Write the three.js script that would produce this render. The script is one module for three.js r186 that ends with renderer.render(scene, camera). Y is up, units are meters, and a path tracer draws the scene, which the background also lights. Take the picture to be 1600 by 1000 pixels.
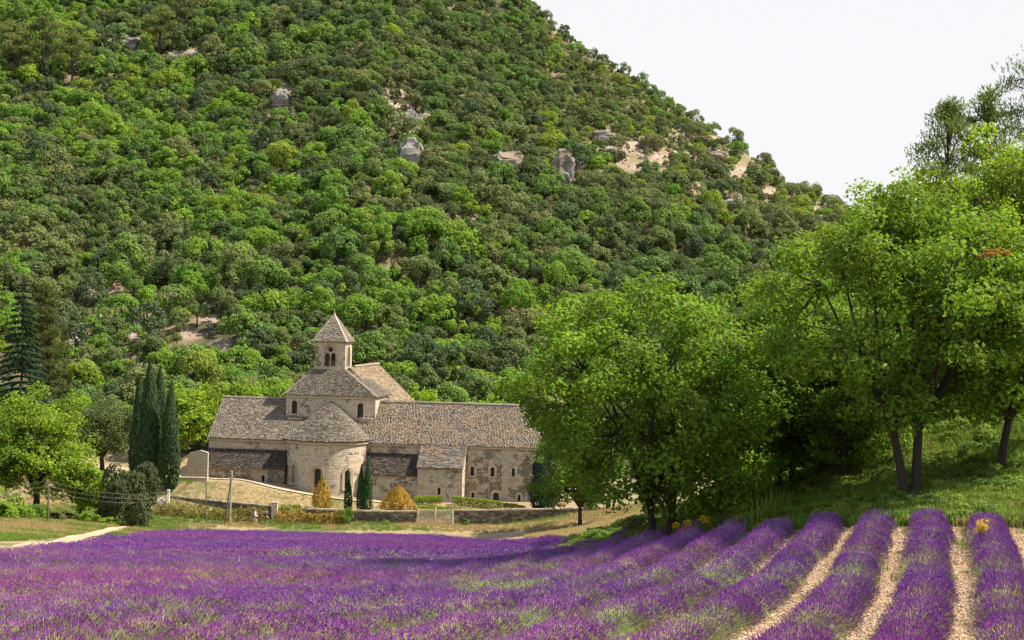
import * as THREE from 'three';
import { mergeGeometries } from 'three/addons/utils/BufferGeometryUtils.js';
import { MarchingCubes } from 'three/addons/objects/MarchingCubes.js';
import { Brush, Evaluator, SUBTRACTION } from 'three-bvh-csg';

// ---------------------------------------------------------------- camera, sky, sun, exposure
const CAM_Y = 23.1, ROLL = THREE.MathUtils.degToRad(1.3), FOCAL = 2700;      // focal length in pixels of a 1600 x 1000 picture
const sm = (a, b, x) => { const t = Math.min(1, Math.max(0, (x - a) / (b - a))); return t * t * (3 - 2 * t); };
const scene = new THREE.Scene();
const camera = new THREE.PerspectiveCamera(2 * Math.atan(500 / FOCAL) * 180 / Math.PI, 1.6, 0.5, 6000);
camera.position.set(0, CAM_Y, 0);
camera.rotation.set(0, 0, ROLL);
scene.add(camera);
const renderer = new THREE.WebGLRenderer({ antialias: true });
renderer.toneMapping = THREE.LinearToneMapping;
renderer.toneMappingExposure = 2.25;
renderer.shadowMap.enabled = true;
{ // bright hazy summer sky: white low down, a thin blue veil towards the zenith
  const w = 64, h = 64, a = new Float32Array(w * h * 4);
  for (let j = 0; j < h; j++) {
    const el = Math.max(0, Math.sin(((j + 0.5) / h - 0.5) * Math.PI)), t = sm(0.12, 1.0, el);
    for (let i = 0; i < w; i++) {
      const k = (j * w + i) * 4;
      a[k] = 0.418 * (1 - t) + 0.26 * t; a[k + 1] = 0.42 * (1 - t) + 0.31 * t; a[k + 2] = 0.43 * (1 - t) + 0.39 * t; a[k + 3] = 1;
    }
  }
  const sky = new THREE.DataTexture(a, w, h, THREE.RGBAFormat, THREE.FloatType);
  sky.mapping = THREE.EquirectangularReflectionMapping; sky.magFilter = THREE.LinearFilter; sky.needsUpdate = true;
  scene.background = sky; scene.environment = sky;
}
const SUN = new THREE.Vector3(Math.cos(0.93) * 0.99, Math.sin(0.93), -Math.cos(0.93) * 0.04).normalize();
const sun = new THREE.DirectionalLight(0xfff0d8, 4.9);
sun.position.copy(SUN).multiplyScalar(600).add(new THREE.Vector3(0, 20, -200)); sun.target.position.set(0, 20, -200);
sun.castShadow = true; sun.shadow.radius = 1.6; sun.shadow.mapSize.set(4096, 4096);
Object.assign(sun.shadow.camera, { left: -420, right: 420, top: 420, bottom: -420, near: 1, far: 1500 });
scene.add(sun, sun.target);

// ---------------------------------------------------------------- helpers
function rng(seed) { let s = seed >>> 0; return () => { s = (s + 0x6d2b79f5) | 0; let t = Math.imul(s ^ (s >>> 15), 1 | s); t = (t + Math.imul(t ^ (t >>> 7), 61 | t)) ^ t; return ((t ^ (t >>> 14)) >>> 0) / 4294967296; }; }
const hash = (i, j, k = 0) => { let h = Math.imul(i, 374761393) + Math.imul(j, 668265263) + Math.imul(k, 2147483647 - 1013904223); h = Math.imul(h ^ (h >>> 13), 1274126177); return ((h ^ (h >>> 16)) >>> 0) / 4294967296; };
const lerp = (a, b, t) => a + (b - a) * t, clamp = (x, a, b) => Math.min(b, Math.max(a, x));
function noise(x, y, per = 0, k = 0) { // value noise -1..1, periodic if per > 0
  const i = Math.floor(x), j = Math.floor(y), f = x - i, g = y - j, u = f * f * (3 - 2 * f), v = g * g * (3 - 2 * g);
  const q = per ? (a) => ((a % per) + per) % per : (a) => a;
  const a = hash(q(i), q(j), k), b = hash(q(i + 1), q(j), k), c = hash(q(i), q(j + 1), k), d = hash(q(i + 1), q(j + 1), k);
  return 2 * (a + (b - a) * u + (c - a) * v + (a - b - c + d) * u * v) - 1;
}
const fbm = (x, y, o = 4, k = 0) => { let s = 0, a = 0.5; for (let i = 0; i < o; i++) { s += a * noise(x, y, 0, k + i); x *= 2.03; y *= 2.03; a *= 0.5; } return s; };
const noise3 = (x, y, z, k = 0) => (noise(x + 0.37 * z, y - 0.61 * z, 0, k) + noise(y + 5.1 + 0.4 * x, z + 9.7, 0, k + 7) + noise(z + 0.3 * y, x + 3.3, 0, k + 13)) / 2;

class MB { // collects triangles with a colour each
  constructor() { this.p = []; this.c = []; this.u = []; }
  tri(a, b, c, col) { this.p.push(a[0], a[1], a[2], b[0], b[1], b[2], c[0], c[1], c[2]); if (col) for (let i = 0; i < 3; i++) this.c.push(col[0], col[1], col[2]); }
  quad(a, b, c, d, col) { this.tri(a, b, c, col); this.tri(a, c, d, col); }
  uvs(...l) { for (const q of l) this.u.push(q[0], q[1]); }
  geo(weld = false) {
    const g = new THREE.BufferGeometry(); g.setAttribute('position', new THREE.Float32BufferAttribute(this.p, 3));
    if (this.c.length) g.setAttribute('color', new THREE.Float32BufferAttribute(this.c, 3));
    if (this.u.length) g.setAttribute('uv', new THREE.Float32BufferAttribute(this.u, 2));
    g.computeVertexNormals(); return g;
  }
  tube(pts, rad, sides, col) { // tapered limb through points
    const rings = pts.map((p, i) => {
      const q = pts[Math.min(i + 1, pts.length - 1)], o = pts[Math.max(i - 1, 0)];
      const t = new THREE.Vector3(q[0] - o[0], q[1] - o[1], q[2] - o[2]).normalize();
      const n = new THREE.Vector3(Math.abs(t.x) > 0.8 ? 0 : 1, 0, Math.abs(t.x) > 0.8 ? 1 : 0).cross(t).normalize(), b = t.clone().cross(n), r = [];
      for (let k = 0; k < sides; k++) { const a = k / sides * 2 * Math.PI, w = rad[i] * (1 + 0.12 * Math.sin(3 * a + i)); r.push([p[0] + w * (n.x * Math.cos(a) + b.x * Math.sin(a)), p[1] + w * (n.y * Math.cos(a) + b.y * Math.sin(a)), p[2] + w * (n.z * Math.cos(a) + b.z * Math.sin(a))]); }
      return r;
    });
    for (let i = 0; i + 1 < rings.length; i++) for (let k = 0; k < sides; k++) { const m = (k + 1) % sides; this.quad(rings[i][k], rings[i][m], rings[i + 1][m], rings[i + 1][k], col); }
    const e = pts[pts.length - 1], l = rings[rings.length - 1];
    for (let k = 0; k < sides; k++) this.tri(l[k], l[(k + 1) % sides], e, col);
  }
  box(x0, x1, y0, y1, z0, z1, col) {
    const v = (i) => [i & 1 ? x1 : x0, i & 2 ? y1 : y0, i & 4 ? z1 : z0];
    for (const [a, b, c, d] of [[4, 5, 7, 6], [1, 0, 2, 3], [5, 1, 3, 7], [0, 4, 6, 2], [6, 7, 3, 2], [0, 1, 5, 4]]) this.quad(v(a), v(b), v(c), v(d), col);
  }
}
const used = {};
function numbered(name) { const n = used[name] = (used[name] ?? -1) + 1; return n ? `${name}_${String(n).padStart(3, '0')}` : name; }
function shade(o) { o.castShadow = true; o.receiveShadow = true; return o; }
function mesh(name, geo, mat, parent) { const m = shade(new THREE.Mesh(geo, mat)); m.name = numbered(name); parent.add(m); return m; }
function thing(name, label, category, pos, turn = 0, group) {
  const o = new THREE.Group(); o.name = numbered(name); scene.add(o); o.position.set(pos[0], pos[1], pos[2]); o.rotation.y = turn;
  o.userData = { label, category }; if (group) o.userData.group = group; return o;
}
function struct(name, geo, mat, label) { const m = mesh(name, geo, mat, scene); m.userData = { kind: 'structure', label, category: name.replace(/_/g, ' ') }; return m; }
function stuff(name, o, label, category) { o.name = numbered(name); o.userData = { kind: 'stuff', label, category }; scene.add(o); return o; }
function inst(geo, mat, list, cols) { // list of [x,y,z,scale,turn,tiltx,tiltz, sy]
  const im = shade(new THREE.InstancedMesh(geo, mat, list.length)), m = new THREE.Matrix4(), q = new THREE.Quaternion(), e = new THREE.Euler(), c = new THREE.Color();
  list.forEach((l, i) => {
    e.set(l[5] || 0, l[4] || 0, l[6] || 0, 'XYZ'); q.setFromEuler(e);
    m.compose(new THREE.Vector3(l[0], l[1], l[2]), q, new THREE.Vector3(l[3], l[3] * (l[7] || 1), l[3])); im.setMatrixAt(i, m);
    if (cols) im.setColorAt(i, c.setRGB(cols[i][0], cols[i][1], cols[i][2]));
  });
  return im;
}
// pixel of the photograph <-> point in the world
const CR = Math.cos(ROLL), SR = Math.sin(ROLL);
function project(x, y, z) { const d = -z, a = x, b = y - CAM_Y; return [800 + FOCAL * (a * CR + b * SR) / d, 500 - FOCAL * (-a * SR + b * CR) / d]; }
function ray(px, py) { const u = (px - 800) / FOCAL, v = (500 - py) / FOCAL; return [u * CR - v * SR, u * SR + v * CR]; }
function at(px, py, d) { const [a, b] = ray(px, py); return [a * d, CAM_Y + b * d, -d]; }
function groundAt(px, py, from = 20) { const [a, b] = ray(px, py); for (let d = from; d < 900; d += d < 260 ? 0.25 : 1) if (CAM_Y + b * d <= G(a * d, d)) return [a * d, G(a * d, d), -d]; return [a * 900, G(a * 900, 900), -900]; }

// ---------------------------------------------------------------- terrain
const ABX = -22.7, ABD = 217, ABT = -0.1187;                      // abbey: transept front, depth, turn
const toAbbey = (x, d) => { const X = x - ABX, Z = ABD - d, c = Math.cos(ABT), s = Math.sin(ABT); return [X * c - Z * s, X * s + Z * c]; };
function abbeyGround(x, d) { const [lx] = toAbbey(x, d); return lx < 9 ? clamp(1.35 - 0.12 * lx, 0.25, 2.6) : lerp(0.25, 0.7, sm(9, 16, lx)); }
const bankX = (d) => d < 54 ? 16 + (54 - d) * 0.9 : d < 72 ? 16 - (d - 54) * 0.722 : 3 + (d - 72) * 0.055;
const softplus = (x, k) => x / k > 30 ? x : Math.log(1 + Math.exp(x / k)) * k;
function skyY(px) { return px < 560 ? lerp(-260, -132, sm(-400, 560, px)) : px < 1400 ? 0.64 * (px - 830) + 30 : 395 + (px - 1400) * 0.35; }
const hillFoot = (u) => 242;
function G(x, d) {
  let y = CAM_Y - 2.3 - 0.1155 * Math.min(d, 191) + 0.2 * sm(190, 199.5, d);
  y += 0.18 * noise(x / 9, d / 11, 0, 3);
  y += (2.05 * sm(-4, 14, x) + 0.07 * clamp(x - 10, 0, 20)) * sm(22, 60, d);
  y = lerp(y, abbeyGround(x, d) + 0.12 * noise(x / 4, d / 4, 0, 9), sm(202.5, 209, d));
  y += 1.25 * sm(-29, -50, x) * sm(90, 170, d) * (1 - sm(200, 210, d));
  const b = softplus(x - bankX(d), 1.6); const rise = 0.19 * Math.min(b, 45) + 0.16 * softplus(Math.min(b, 45) - 9, 2); y += rise * sm(40, 58, d) * (1 - sm(150, 240, d)) + 0.15 * noise(x / 3, d / 3, 0, 5) * sm(0, 4, b);
  const u = x / d, F = hillFoot(u) + 6 * noise(x / 30, 3.1), D = 520 - 500 * clamp(u, -0.35, 0.25);
  if (d > F - 12) {
    const px = 800 + u * FOCAL, top = CAM_Y + D * ((500 - skyY(px)) / FOCAL + u * SR);
    let t = (d - F) / (D - F), h;
    if (t < 1) { const tt = softplus(t, 0.02); h = (top - 1) * tt * (0.87 + 0.13 * tt); h += sm(0, 0.2, t) * (1 - 0.75 * sm(0.7, 1, t)) * (7 * fbm(x / 55, d / 55, 3, 21) + 1.6 * fbm(x / 9, d / 9, 2, 31)); }
    else h = (top - 1) - (d - D) * 0.32 + 1.2 * noise(x / 9, d / 9, 0, 31);
    y += Math.max(-20, h);
  }
  return y;
}
const FIELD = [[-19, 22], [-21.3, 72], [-32, 160], [-31.5, 184], [-15, 191], [-8, 190], [3.6, 118], [2.6, 76], [9.6, 63], [13.5, 57], [17, 53.5], [26, 42], [26, 22]];
function inPoly(P, x, y) { let c = false; for (let i = 0, j = P.length - 1; i < P.length; j = i++) if ((P[i][1] > y) !== (P[j][1] > y) && x < (P[j][0] - P[i][0]) * (y - P[i][1]) / (P[j][1] - P[i][1]) + P[i][0]) c = !c; return c; }
function distPoly(P, x, y) { let m = 1e9; for (let i = 0, j = P.length - 1; i < P.length; j = i++) { const ax = P[j][0], ay = P[j][1], dx = P[i][0] - ax, dy = P[i][1] - ay, t = clamp(((x - ax) * dx + (y - ay) * dy) / (dx * dx + dy * dy), 0, 1); m = Math.min(m, Math.hypot(x - ax - t * dx, y - ay - t * dy)); } return m; }
// bare scree on the hill: pixel ellipses of the photograph, laid on the terrain
const BARE = [[172, 62, 18, 14], [268, 92, 20, 15], [302, 80, 18, 9], [206, 76, 18, 11], [440, 148, 22, 26], [372, 132, 14, 12], [620, 160, 26, 26], [668, 175, 18, 18], [640, 195, 16, 20], [640, 245, 26, 26], [598, 238, 16, 14], [795, 262, 24, 22], [880, 270, 22, 26], [945, 215, 26, 12], [990, 232, 24, 12], [958, 250, 20, 12], [1020, 243, 16, 9], [1120, 225, 26, 16], [1060, 215, 22, 10], [1140, 318, 26, 12], [1195, 335, 24, 12], [1090, 285, 22, 10], [1230, 270, 18, 10], [1280, 335, 16, 14], [815, 188, 14, 10], [640, 142, 16, 8], [200, 345, 10, 8], [150, 452, 14, 14], [235, 462, 22, 16], [275, 452, 20, 8], [120, 528, 18, 16], [312, 556, 26, 15], [352, 540, 18, 13], [298, 520, 16, 9], [210, 520, 18, 14], [130, 560, 18, 16], [805, 595, 24, 16], [730, 575, 18, 8], [330, 500, 16, 10], [250, 540, 14, 8], [180, 560, 20, 12], [360, 575, 20, 10], [160, 500, 14, 10], [1030, 250, 20, 10], [1150, 268, 22, 10], [1085, 250, 18, 8], [1200, 300, 18, 9], [1250, 300, 14, 9], [1020, 215, 14, 8], [905, 235, 14, 10], [1165, 225, 14, 8], [990, 262, 16, 8], [1180, 250, 14, 8]];
function bare(px, py) { let m = 0; for (const [x, y, a, b] of BARE) { const q = Math.hypot((px - x) / a, (py - y) / b); m = Math.max(m, 1 - q); } return m; }

// ---------------------------------------------------------------- materials
function canvasTex(w, h, fn, srgb = false) { // fn(x, y, out) with linear 0..1 values
  const a = new Uint8Array(w * h * 4), o = [0, 0, 0];
  for (let j = 0; j < h; j++) for (let i = 0; i < w; i++) { fn(i, j, o); const k = (j * w + i) * 4; for (let c = 0; c < 3; c++) { const v = clamp(o[c], 0, 1); a[k + c] = srgb ? 255 * (v <= 0.0031308 ? 12.92 * v : 1.055 * Math.pow(v, 1 / 2.4) - 0.055) : 255 * v; } a[k + 3] = 255; }
  const t = new THREE.DataTexture(a, w, h); t.magFilter = THREE.LinearFilter; t.minFilter = THREE.LinearMipmapLinearFilter; t.wrapS = t.wrapT = THREE.RepeatWrapping; if (srgb) t.colorSpace = THREE.SRGBColorSpace; t.needsUpdate = true; return t;
}
const std = (o) => new THREE.MeshStandardMaterial({ roughness: 0.95, metalness: 0, ...o });
const rgb = (r, g, b) => new THREE.Color().setRGB(r, g, b);
// earthy multiplier texture, 256 px per tile, layered noise
const N = 256, pn = (i, j, f, k) => noise(i / N * f, j / N * f, f, k);
const texEarth = canvasTex(N, N, (i, j, o) => { const v = 0.78 + 0.16 * pn(i, j, 16, 1) + 0.16 * pn(i, j, 64, 2) + 0.16 * pn(i, j, 128, 3); o[0] = o[1] = o[2] = v; o[0] *= 1 + 0.05 * pn(i, j, 8, 5); o[2] *= 1 - 0.08 * pn(i, j, 12, 6); });
const texEarthB = canvasTex(N, N, (i, j, o) => { o[0] = o[1] = o[2] = 0.5 + 0.2 * pn(i, j, 32, 11) + 0.3 * pn(i, j, 128, 12); });
const matGround = std({ vertexColors: true, map: texEarth, bumpMap: texEarthB, bumpScale: 0.12 });
const matPath = std({ color: rgb(0.46, 0.36, 0.23), map: texEarth, bumpMap: texEarthB, bumpScale: 0.04 });
// stone course textures, one tile = 12 m x 6 m
function stoneTex(seed, kind) {
  const W = 1024, H = 512, R = rng(seed), rows = []; let y = 0;
  while (y < H) { const h = Math.min(H - y, 15 + Math.floor(R() * 12)); if (H - y - h < 12) { rows.push([y, H]); break; } rows.push([y, y + h]); y += h; }
  const cells = rows.map(([a, b]) => { let x = 0; const c = []; while (x < W) { let w = 22 + Math.floor(R() * 34); if (W - x - w < 20) w = W - x; c.push([x, x + w, R(), R(), R()]); x += w; } return c; });
  const rowOf = new Int16Array(H); rows.forEach(([a, b], k) => { for (let q = a; q < b; q++) rowOf[q] = k; });
  const idx = cells.map((c) => { const t = new Int16Array(W); c.forEach(([a, b], k) => { for (let q = a; q < b; q++) t[q] = k; }); return t; });
  const pW = (i, j, f, k) => noise(i / W * f, j / W * f, f, k);
  const look = (i, j) => { const wx = ((i + 2.5 * pW(i, j, 64, 40)) % W + W) % W | 0, wy = ((j + 2.5 * pW(i, j, 64, 41)) % H + H) % H | 0; const r = rowOf[wy], k = idx[r][wx], c = cells[r][k]; const e = Math.min(wx - c[0], c[1] - 1 - wx, wy - rows[r][0], rows[r][1] - 1 - wy); return [c, e]; };
  const map = canvasTex(W, H, (i, j, o) => {
    const [c, e] = look(i, j); let v = 0.98 + 0.26 * (c[2] - 0.5) + 0.12 * pW(i, j, 128, 50) + 0.07 * pW(i, j, 400, 51);
    if (e < 1.2) v *= 0.84;
    let r = 0.50 * v, g = 0.43 * v, b = 0.335 * v; const warm = (c[3] - 0.5); r *= 1 + 0.12 * warm; b *= 1 - 0.2 * warm;
    const stain = 0.9 * noise(i / W * 8, j / H * 5, 0, 60) * sm(0, 60, Math.min(i, W - i)) + 0.8 * pW(i, j, 17, 61) + 0.7 * pW(i, j, 70, 62) + 0.4 * pW(i, j, 300, 63) + (c[4] - 0.5) * 0.5 + kind;   // lichen and soot in ragged patches
    const s = sm(0.0, 0.7, stain); r = lerp(r, 0.12 * (0.7 + 0.6 * c[2]), s * 0.85); g = lerp(g, 0.103 * (0.7 + 0.6 * c[2]), s * 0.85); b = lerp(b, 0.087 * (0.7 + 0.6 * c[2]), s * 0.85);
    const moss = sm(0.5, 0.8, pW(i, j, 14, 70) + 0.5 * pW(i, j, 110, 71) + kind * 0.3); r = lerp(r, 0.27, moss * 0.45); g = lerp(g, 0.21, moss * 0.45); b = lerp(b, 0.12, moss * 0.45);
    o[0] = r; o[1] = g; o[2] = b;
  }, true);
  const bump = canvasTex(W, H, (i, j, o) => { const [c, e] = look(i, j); o[0] = o[1] = o[2] = clamp(0.4 + 0.3 * sm(0, 3, e) + 0.25 * (c[4] - 0.5) + 0.12 * pW(i, j, 256, 80), 0, 1); });
  return std({ map, bumpMap: bump, bumpScale: 0.07 });
}
const matStone = stoneTex(5, -0.30), matStoneDark = stoneTex(6, 0.42), matStonePale = stoneTex(7, -0.95), matStoneMid = stoneTex(8, -0.05);
const matTrim = std({ color: rgb(0.44, 0.365, 0.275), map: texEarth });
const matTile = std({ vertexColors: true, roughness: 0.9 });
const matDark = std({ color: rgb(0.012, 0.012, 0.014), roughness: 0.35 });
const matBark = std({ color: rgb(0.04, 0.032, 0.026), bumpMap: texEarthB, bumpScale: 0.05 });
const leafMat = (r, g, b, tr = 0.4) => new THREE.MeshPhysicalMaterial({ color: rgb(r, g, b), vertexColors: true, roughness: 1, transmission: tr, thickness: 0, specularIntensity: 0.35, side: THREE.DoubleSide });
// ---------------------------------------------------------------- ground and hill
function axis(stops) { const a = []; for (let k = 0; k + 1 < stops.length; k++) { const [s, st] = stops[k], e = stops[k + 1][0]; for (let v = s; v < e - 1e-6; v += st) a.push(v); } a.push(stops[stops.length - 1][0]); return a; }
function sheet(xs, ds, color, keep, lift = 0) {
  const nx = xs.length, nd = ds.length, P = new Float32Array(nx * nd * 3), C = new Float32Array(nx * nd * 3), U = new Float32Array(nx * nd * 2), I = [];
  for (let j = 0; j < nd; j++) for (let i = 0; i < nx; i++) {
    const k = j * nx + i, x = xs[i], d = ds[j], y = G(x, d); P.set([x, y + lift, -d], k * 3); U.set([x / 6, d / 6], k * 2); C.set(color(x, d, y), k * 3);
  }
  for (let j = 0; j + 1 < nd; j++) for (let i = 0; i + 1 < nx; i++) { if (keep && !keep((xs[i] + xs[i + 1]) / 2, (ds[j] + ds[j + 1]) / 2)) continue; const a = j * nx + i, b = a + 1, c = a + nx, e = c + 1; I.push(a, b, e, a, e, c); }
  const g = new THREE.BufferGeometry(); g.setAttribute('position', new THREE.BufferAttribute(P, 3)); g.setAttribute('color', new THREE.BufferAttribute(C, 3)); g.setAttribute('uv', new THREE.BufferAttribute(U, 2)); g.setIndex(I); g.computeVertexNormals(); return g;
}
const STRAW = [0.33, 0.25, 0.13], GRASS = [0.10, 0.135, 0.03], EARTH = [0.34, 0.25, 0.16], HUMUS = [0.055, 0.05, 0.025], SCREE = [0.42, 0.32, 0.24];
const mix3 = (a, b, t) => [lerp(a[0], b[0], t), lerp(a[1], b[1], t), lerp(a[2], b[2], t)];
function groundColor(x, d) {
  const n = fbm(x / 5, d / 5, 4, 41), m = fbm(x / 1.7, d / 1.7, 3, 47);
  const bareE = sm(-12, -4, x) * sm(104, 118, d) * (1 - sm(199, 202, d)) * (1 - sm(12, 16, x)); const bankT = sm(0, 5, x - bankX(d)) * sm(45, 55, d) * Math.max(1 - sm(84, 98, d), sm(10, 14, x));
  let c = mix3(STRAW, GRASS, sm(-0.1, 0.35, n + 0.3 * m + (d < 203 ? 0.0 : -0.12) + (x < -30 ? 0.06 : 0)));
  if (d > 196 && d < 204 && x > -52 && x < -11) c = mix3(c, [0.17, 0.17, 0.05], 0.5);
  c = mix3(c, mix3([0.42, 0.31, 0.17], [0.34, 0.25, 0.13], sm(-0.3, 0.3, m)), bareE * 0.85);
  c = mix3(c, mix3([0.09, 0.15, 0.03], [0.2, 0.2, 0.06], sm(-0.2, 0.4, n + m * 0.5)), bankT);
  if (d > 209) c = mix3(c, EARTH, sm(-0.2, 0.1, m) * 0.7);
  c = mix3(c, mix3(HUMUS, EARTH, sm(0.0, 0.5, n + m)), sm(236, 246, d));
  return c;
}
const xsG = axis([[-1500, 100], [-400, 20], [-100, 4], [-64, 1], [64, 4], [100, 20], [400, 100], [1500, 1]]);
struct('ground', sheet(xsG, axis([[-60, 10], [10, 1], [239, 1]]), groundColor), matGround, 'dry grass and green turf of the valley floor and banks');
function hillColor(x, d, y) {
  const [px, py] = project(x, y, -d), n = fbm(x / 7, d / 7, 3, 51), m = fbm(x / 2.2, d / 2.2, 3, 57);
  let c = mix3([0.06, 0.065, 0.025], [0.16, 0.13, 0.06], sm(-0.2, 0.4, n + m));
  const ridge = sm(820, 1000, px) * sm(380, 300, py - (px - 1000) * 0.45), b = bare(px, py) + 0.35 * m + 0.3 * n; c = mix3(c, [0.25, 0.21, 0.11], ridge * 0.8);
  c = mix3(c, mix3([0.40, 0.325, 0.26], [0.33, 0.215, 0.135], sm(0.05, 0.4, m + 0.4 * n)), sm(0.02, 0.25, b)); return c;
}
struct('hill', sheet(axis([[-1500, 100], [-400, 20], [-190, 2], [190, 20], [400, 100], [1500, 1]]), axis([[239, 2], [560, 4], [720, 20], [1000, 100], [1800, 1]]), hillColor), matGround, 'steep wooded limestone hillside with bare scree patches behind the abbey');
{ // stony soil of the lavender field
  const keep = (x, d) => { const n = 0.5 * noise(x / 1.1, d / 1.1, 0, 77); return inPoly(FIELD, x + n, d + n); };
  const col = (x, d) => { const m = fbm(x / 1.3, d / 1.3, 3, 61), n = fbm(x / 6, d / 6, 2, 63); return mix3([0.38, 0.25, 0.155], [0.26, 0.165, 0.095], sm(-0.2, 0.5, m + n)); };
  struct('field_soil', sheet(axis([[-40, 0.6], [-6, 0.3], [27, 1]]), axis([[22, 0.3], [66, 0.8], [194, 1]]), col, keep, 0.05), matGround, 'pale stony soil between the lavender rows');
}
function ribbon(name, pts, width, mat, label, lift = 0.06) {
  const c = new THREE.CatmullRomCurve3(pts.map(([x, d]) => new THREE.Vector3(x, 0, d))), L = c.getLength(), n = Math.ceil(L / 0.8), b = new MB(), w = [-1, -0.6, -0.2, 0.2, 0.6, 1];
  const row = (i) => { const p = c.getPointAt(i / n), t = c.getTangentAt(i / n); return w.map((s) => { const e = s * width / 2 * (1 + 0.18 * noise(i * 0.23, s * 3)), x = p.x - t.z * e, d = p.z + t.x * e; return [x, G(x, d) + lift, -d]; }); };
  let a = row(0); for (let i = 1; i <= n; i++) { const q = row(i); for (let k = 0; k < 5; k++) { b.quad(a[k], q[k], q[k + 1], a[k + 1]); for (const v of [a[k], q[k], q[k + 1], a[k], q[k + 1], a[k + 1]]) b.uvs([v[0] / 6, v[2] / 6]); } a = q; }
  const g = b.geo(); return struct(name, g, mat, label);
}
ribbon('path', [[-22, 56], [-25.3, 80], [-28.8, 105], [-33.8, 140], [-38.2, 172], [-41, 190]], 1.5, matPath, 'pale dirt farm path along the edge of the lavender field');
// abbey point in world
const abT = (lx, lz) => { const c = Math.cos(ABT), s = Math.sin(ABT); return [ABX + lx * c + lz * s, ABD - (-lx * s + lz * c)]; };
{ const P = [[-17, 4.2], [-10, 4.6], [-5.5, 7.0], [0, 7.6], [5, 7.2], [8, 5.6], [11, 6.0]].map(([a, b]) => abT(a, b)); ribbon('gravel_path', P, 0.9, std({ color: rgb(0.52, 0.44, 0.34), map: texEarth }), 'pale gravel path along the foot of the abbey apse', 0.12); }
{ const P = [[-62, 232], [-52, 226], [-45, 219], [-41, 214]]; ribbon('dirt_track', P, 3.2, matPath, 'ochre dirt track behind the tall cypresses', 0.07); }

// ---------------------------------------------------------------- rock outcrops on the hill
{
  const spots = [[642, 250, 15, 24], [600, 238, 14, 10], [795, 262, 20, 17], [880, 270, 13, 24], [906, 268, 8, 12], [1140, 318, 20, 9], [1195, 336, 16, 9], [940, 215, 13, 8], [955, 245, 12, 9], [1100, 222, 12, 6], [820, 603, 11, 14], [440, 155, 9, 12], [640, 188, 9, 13], [208, 72, 12, 8], [275, 100, 8, 10], [190, 62, 8, 6], [1068, 290, 10, 6], [705, 196, 9, 8], [556, 228, 10, 8], [1012, 226, 11, 7], [1062, 246, 12, 7], [1122, 246, 10, 6], [660, 152, 9, 8]];
  const names = ['pale grey limestone pinnacle in the middle of the slope', 'low grey ledge beside the tall limestone pinnacle', 'rounded grey cliff among holm oaks, halfway to the skyline', 'tall narrow pale cliff face with a vertical crack', 'small cliff shard just beyond the tall narrow cliff', 'broad low grey rock band under the bare ridge slope', 'lowest grey rock band near the foot of the bare slope', 'beige scree rock at the top of the long bare patch', 'beige rock in the lower part of the long bare patch', 'thin slanting pale ledge under the ridge line', 'dark hollowed rock above the far end of the nave roof', 'grey rock slab in a gap between dark oaks', 'pink grey rock step in the central gully', 'sandy rock beside the group of pines at the top', 'white rock at the end of the sandy streak under a pine', 'small rock above the sandy streak near the pines', 'faint rock step halfway down the bare ridge slope', 'small grey rock just uphill of the rounded cliff', 'grey rock nub on the gully side opposite the pinnacle', 'light rock shelf across the top of the ridge scree', 'narrow rock shelf in the centre of the ridge scree', 'short grey ledge close to the skyline trees', 'small rust-stained rock at the head of the central gully'];
  const mr = std({ color: rgb(0.37, 0.35, 0.33), vertexColors: true, map: texEarth });
  spots.forEach(([px, py, w, h], i) => {
    const p = groundAt(px, py + h * 0.8, 215), s = -p[2] / FOCAL, rw = w * s * 1.25, rh = h * s * 1.35, g = new THREE.IcosahedronGeometry(1, 7), a = g.attributes.position, col = [];
    for (let k = 0; k < a.count; k++) {
      const v = new THREE.Vector3().fromBufferAttribute(a, k), q = 1.0 + 0.42 * noise3(v.x * 2.1 + i * 7, v.y * 1.3, v.z * 2.1, 5) + 0.16 * noise3(v.x * 7 + i, v.y * 4, v.z * 7, 8) + 0.16 * (1 - 2 * Math.abs(noise3(v.x * 5 + i, v.y * 1.5, v.z * 5, 9))) + 0.08 * noise3(v.x * 11, v.y * 9, v.z * 11, 10);
      const st = Math.round(v.y * 4) / 4, crack = 0.22 * Math.pow(Math.max(0, noise(Math.atan2(v.x, v.z) * 3.2 + i * 5, v.y * 0.7 + i, 0, 12)), 0.6); a.setXYZ(k, Math.sign(v.x) * Math.pow(Math.abs(v.x), 0.5) * (q - crack) * rw, lerp(v.y, st, 0.35) * (0.75 + 0.25 * q) * rh * (1 + 0.25 * noise(v.x * 2.5 + i, v.z * 2.5, 0, 6)), v.z * (q - crack) * rw * 0.7);
      const t = 0.7 + 0.4 * noise3(v.x * 5 + i, v.y * 2.5, v.z * 5, 3), o = sm(0.1, 0.4, noise3(v.x * 3 + i, v.y * 3, v.z * 3, 4)); col.push(t * lerp(1, 1.05, o), t * lerp(1, 0.88, o), t * lerp(1, 0.72, o));
    }
    g.setAttribute('color', new THREE.Float32BufferAttribute(col, 3)); g.computeVertexNormals();
    const m = mesh('rock_outcrop', g, mr, scene); m.position.set(p[0], p[1] + rh * 0.55, p[2]); m.userData = { label: names[i], category: 'rock', group: 'limestone outcrops on the hillside' };
  });
}
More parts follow.
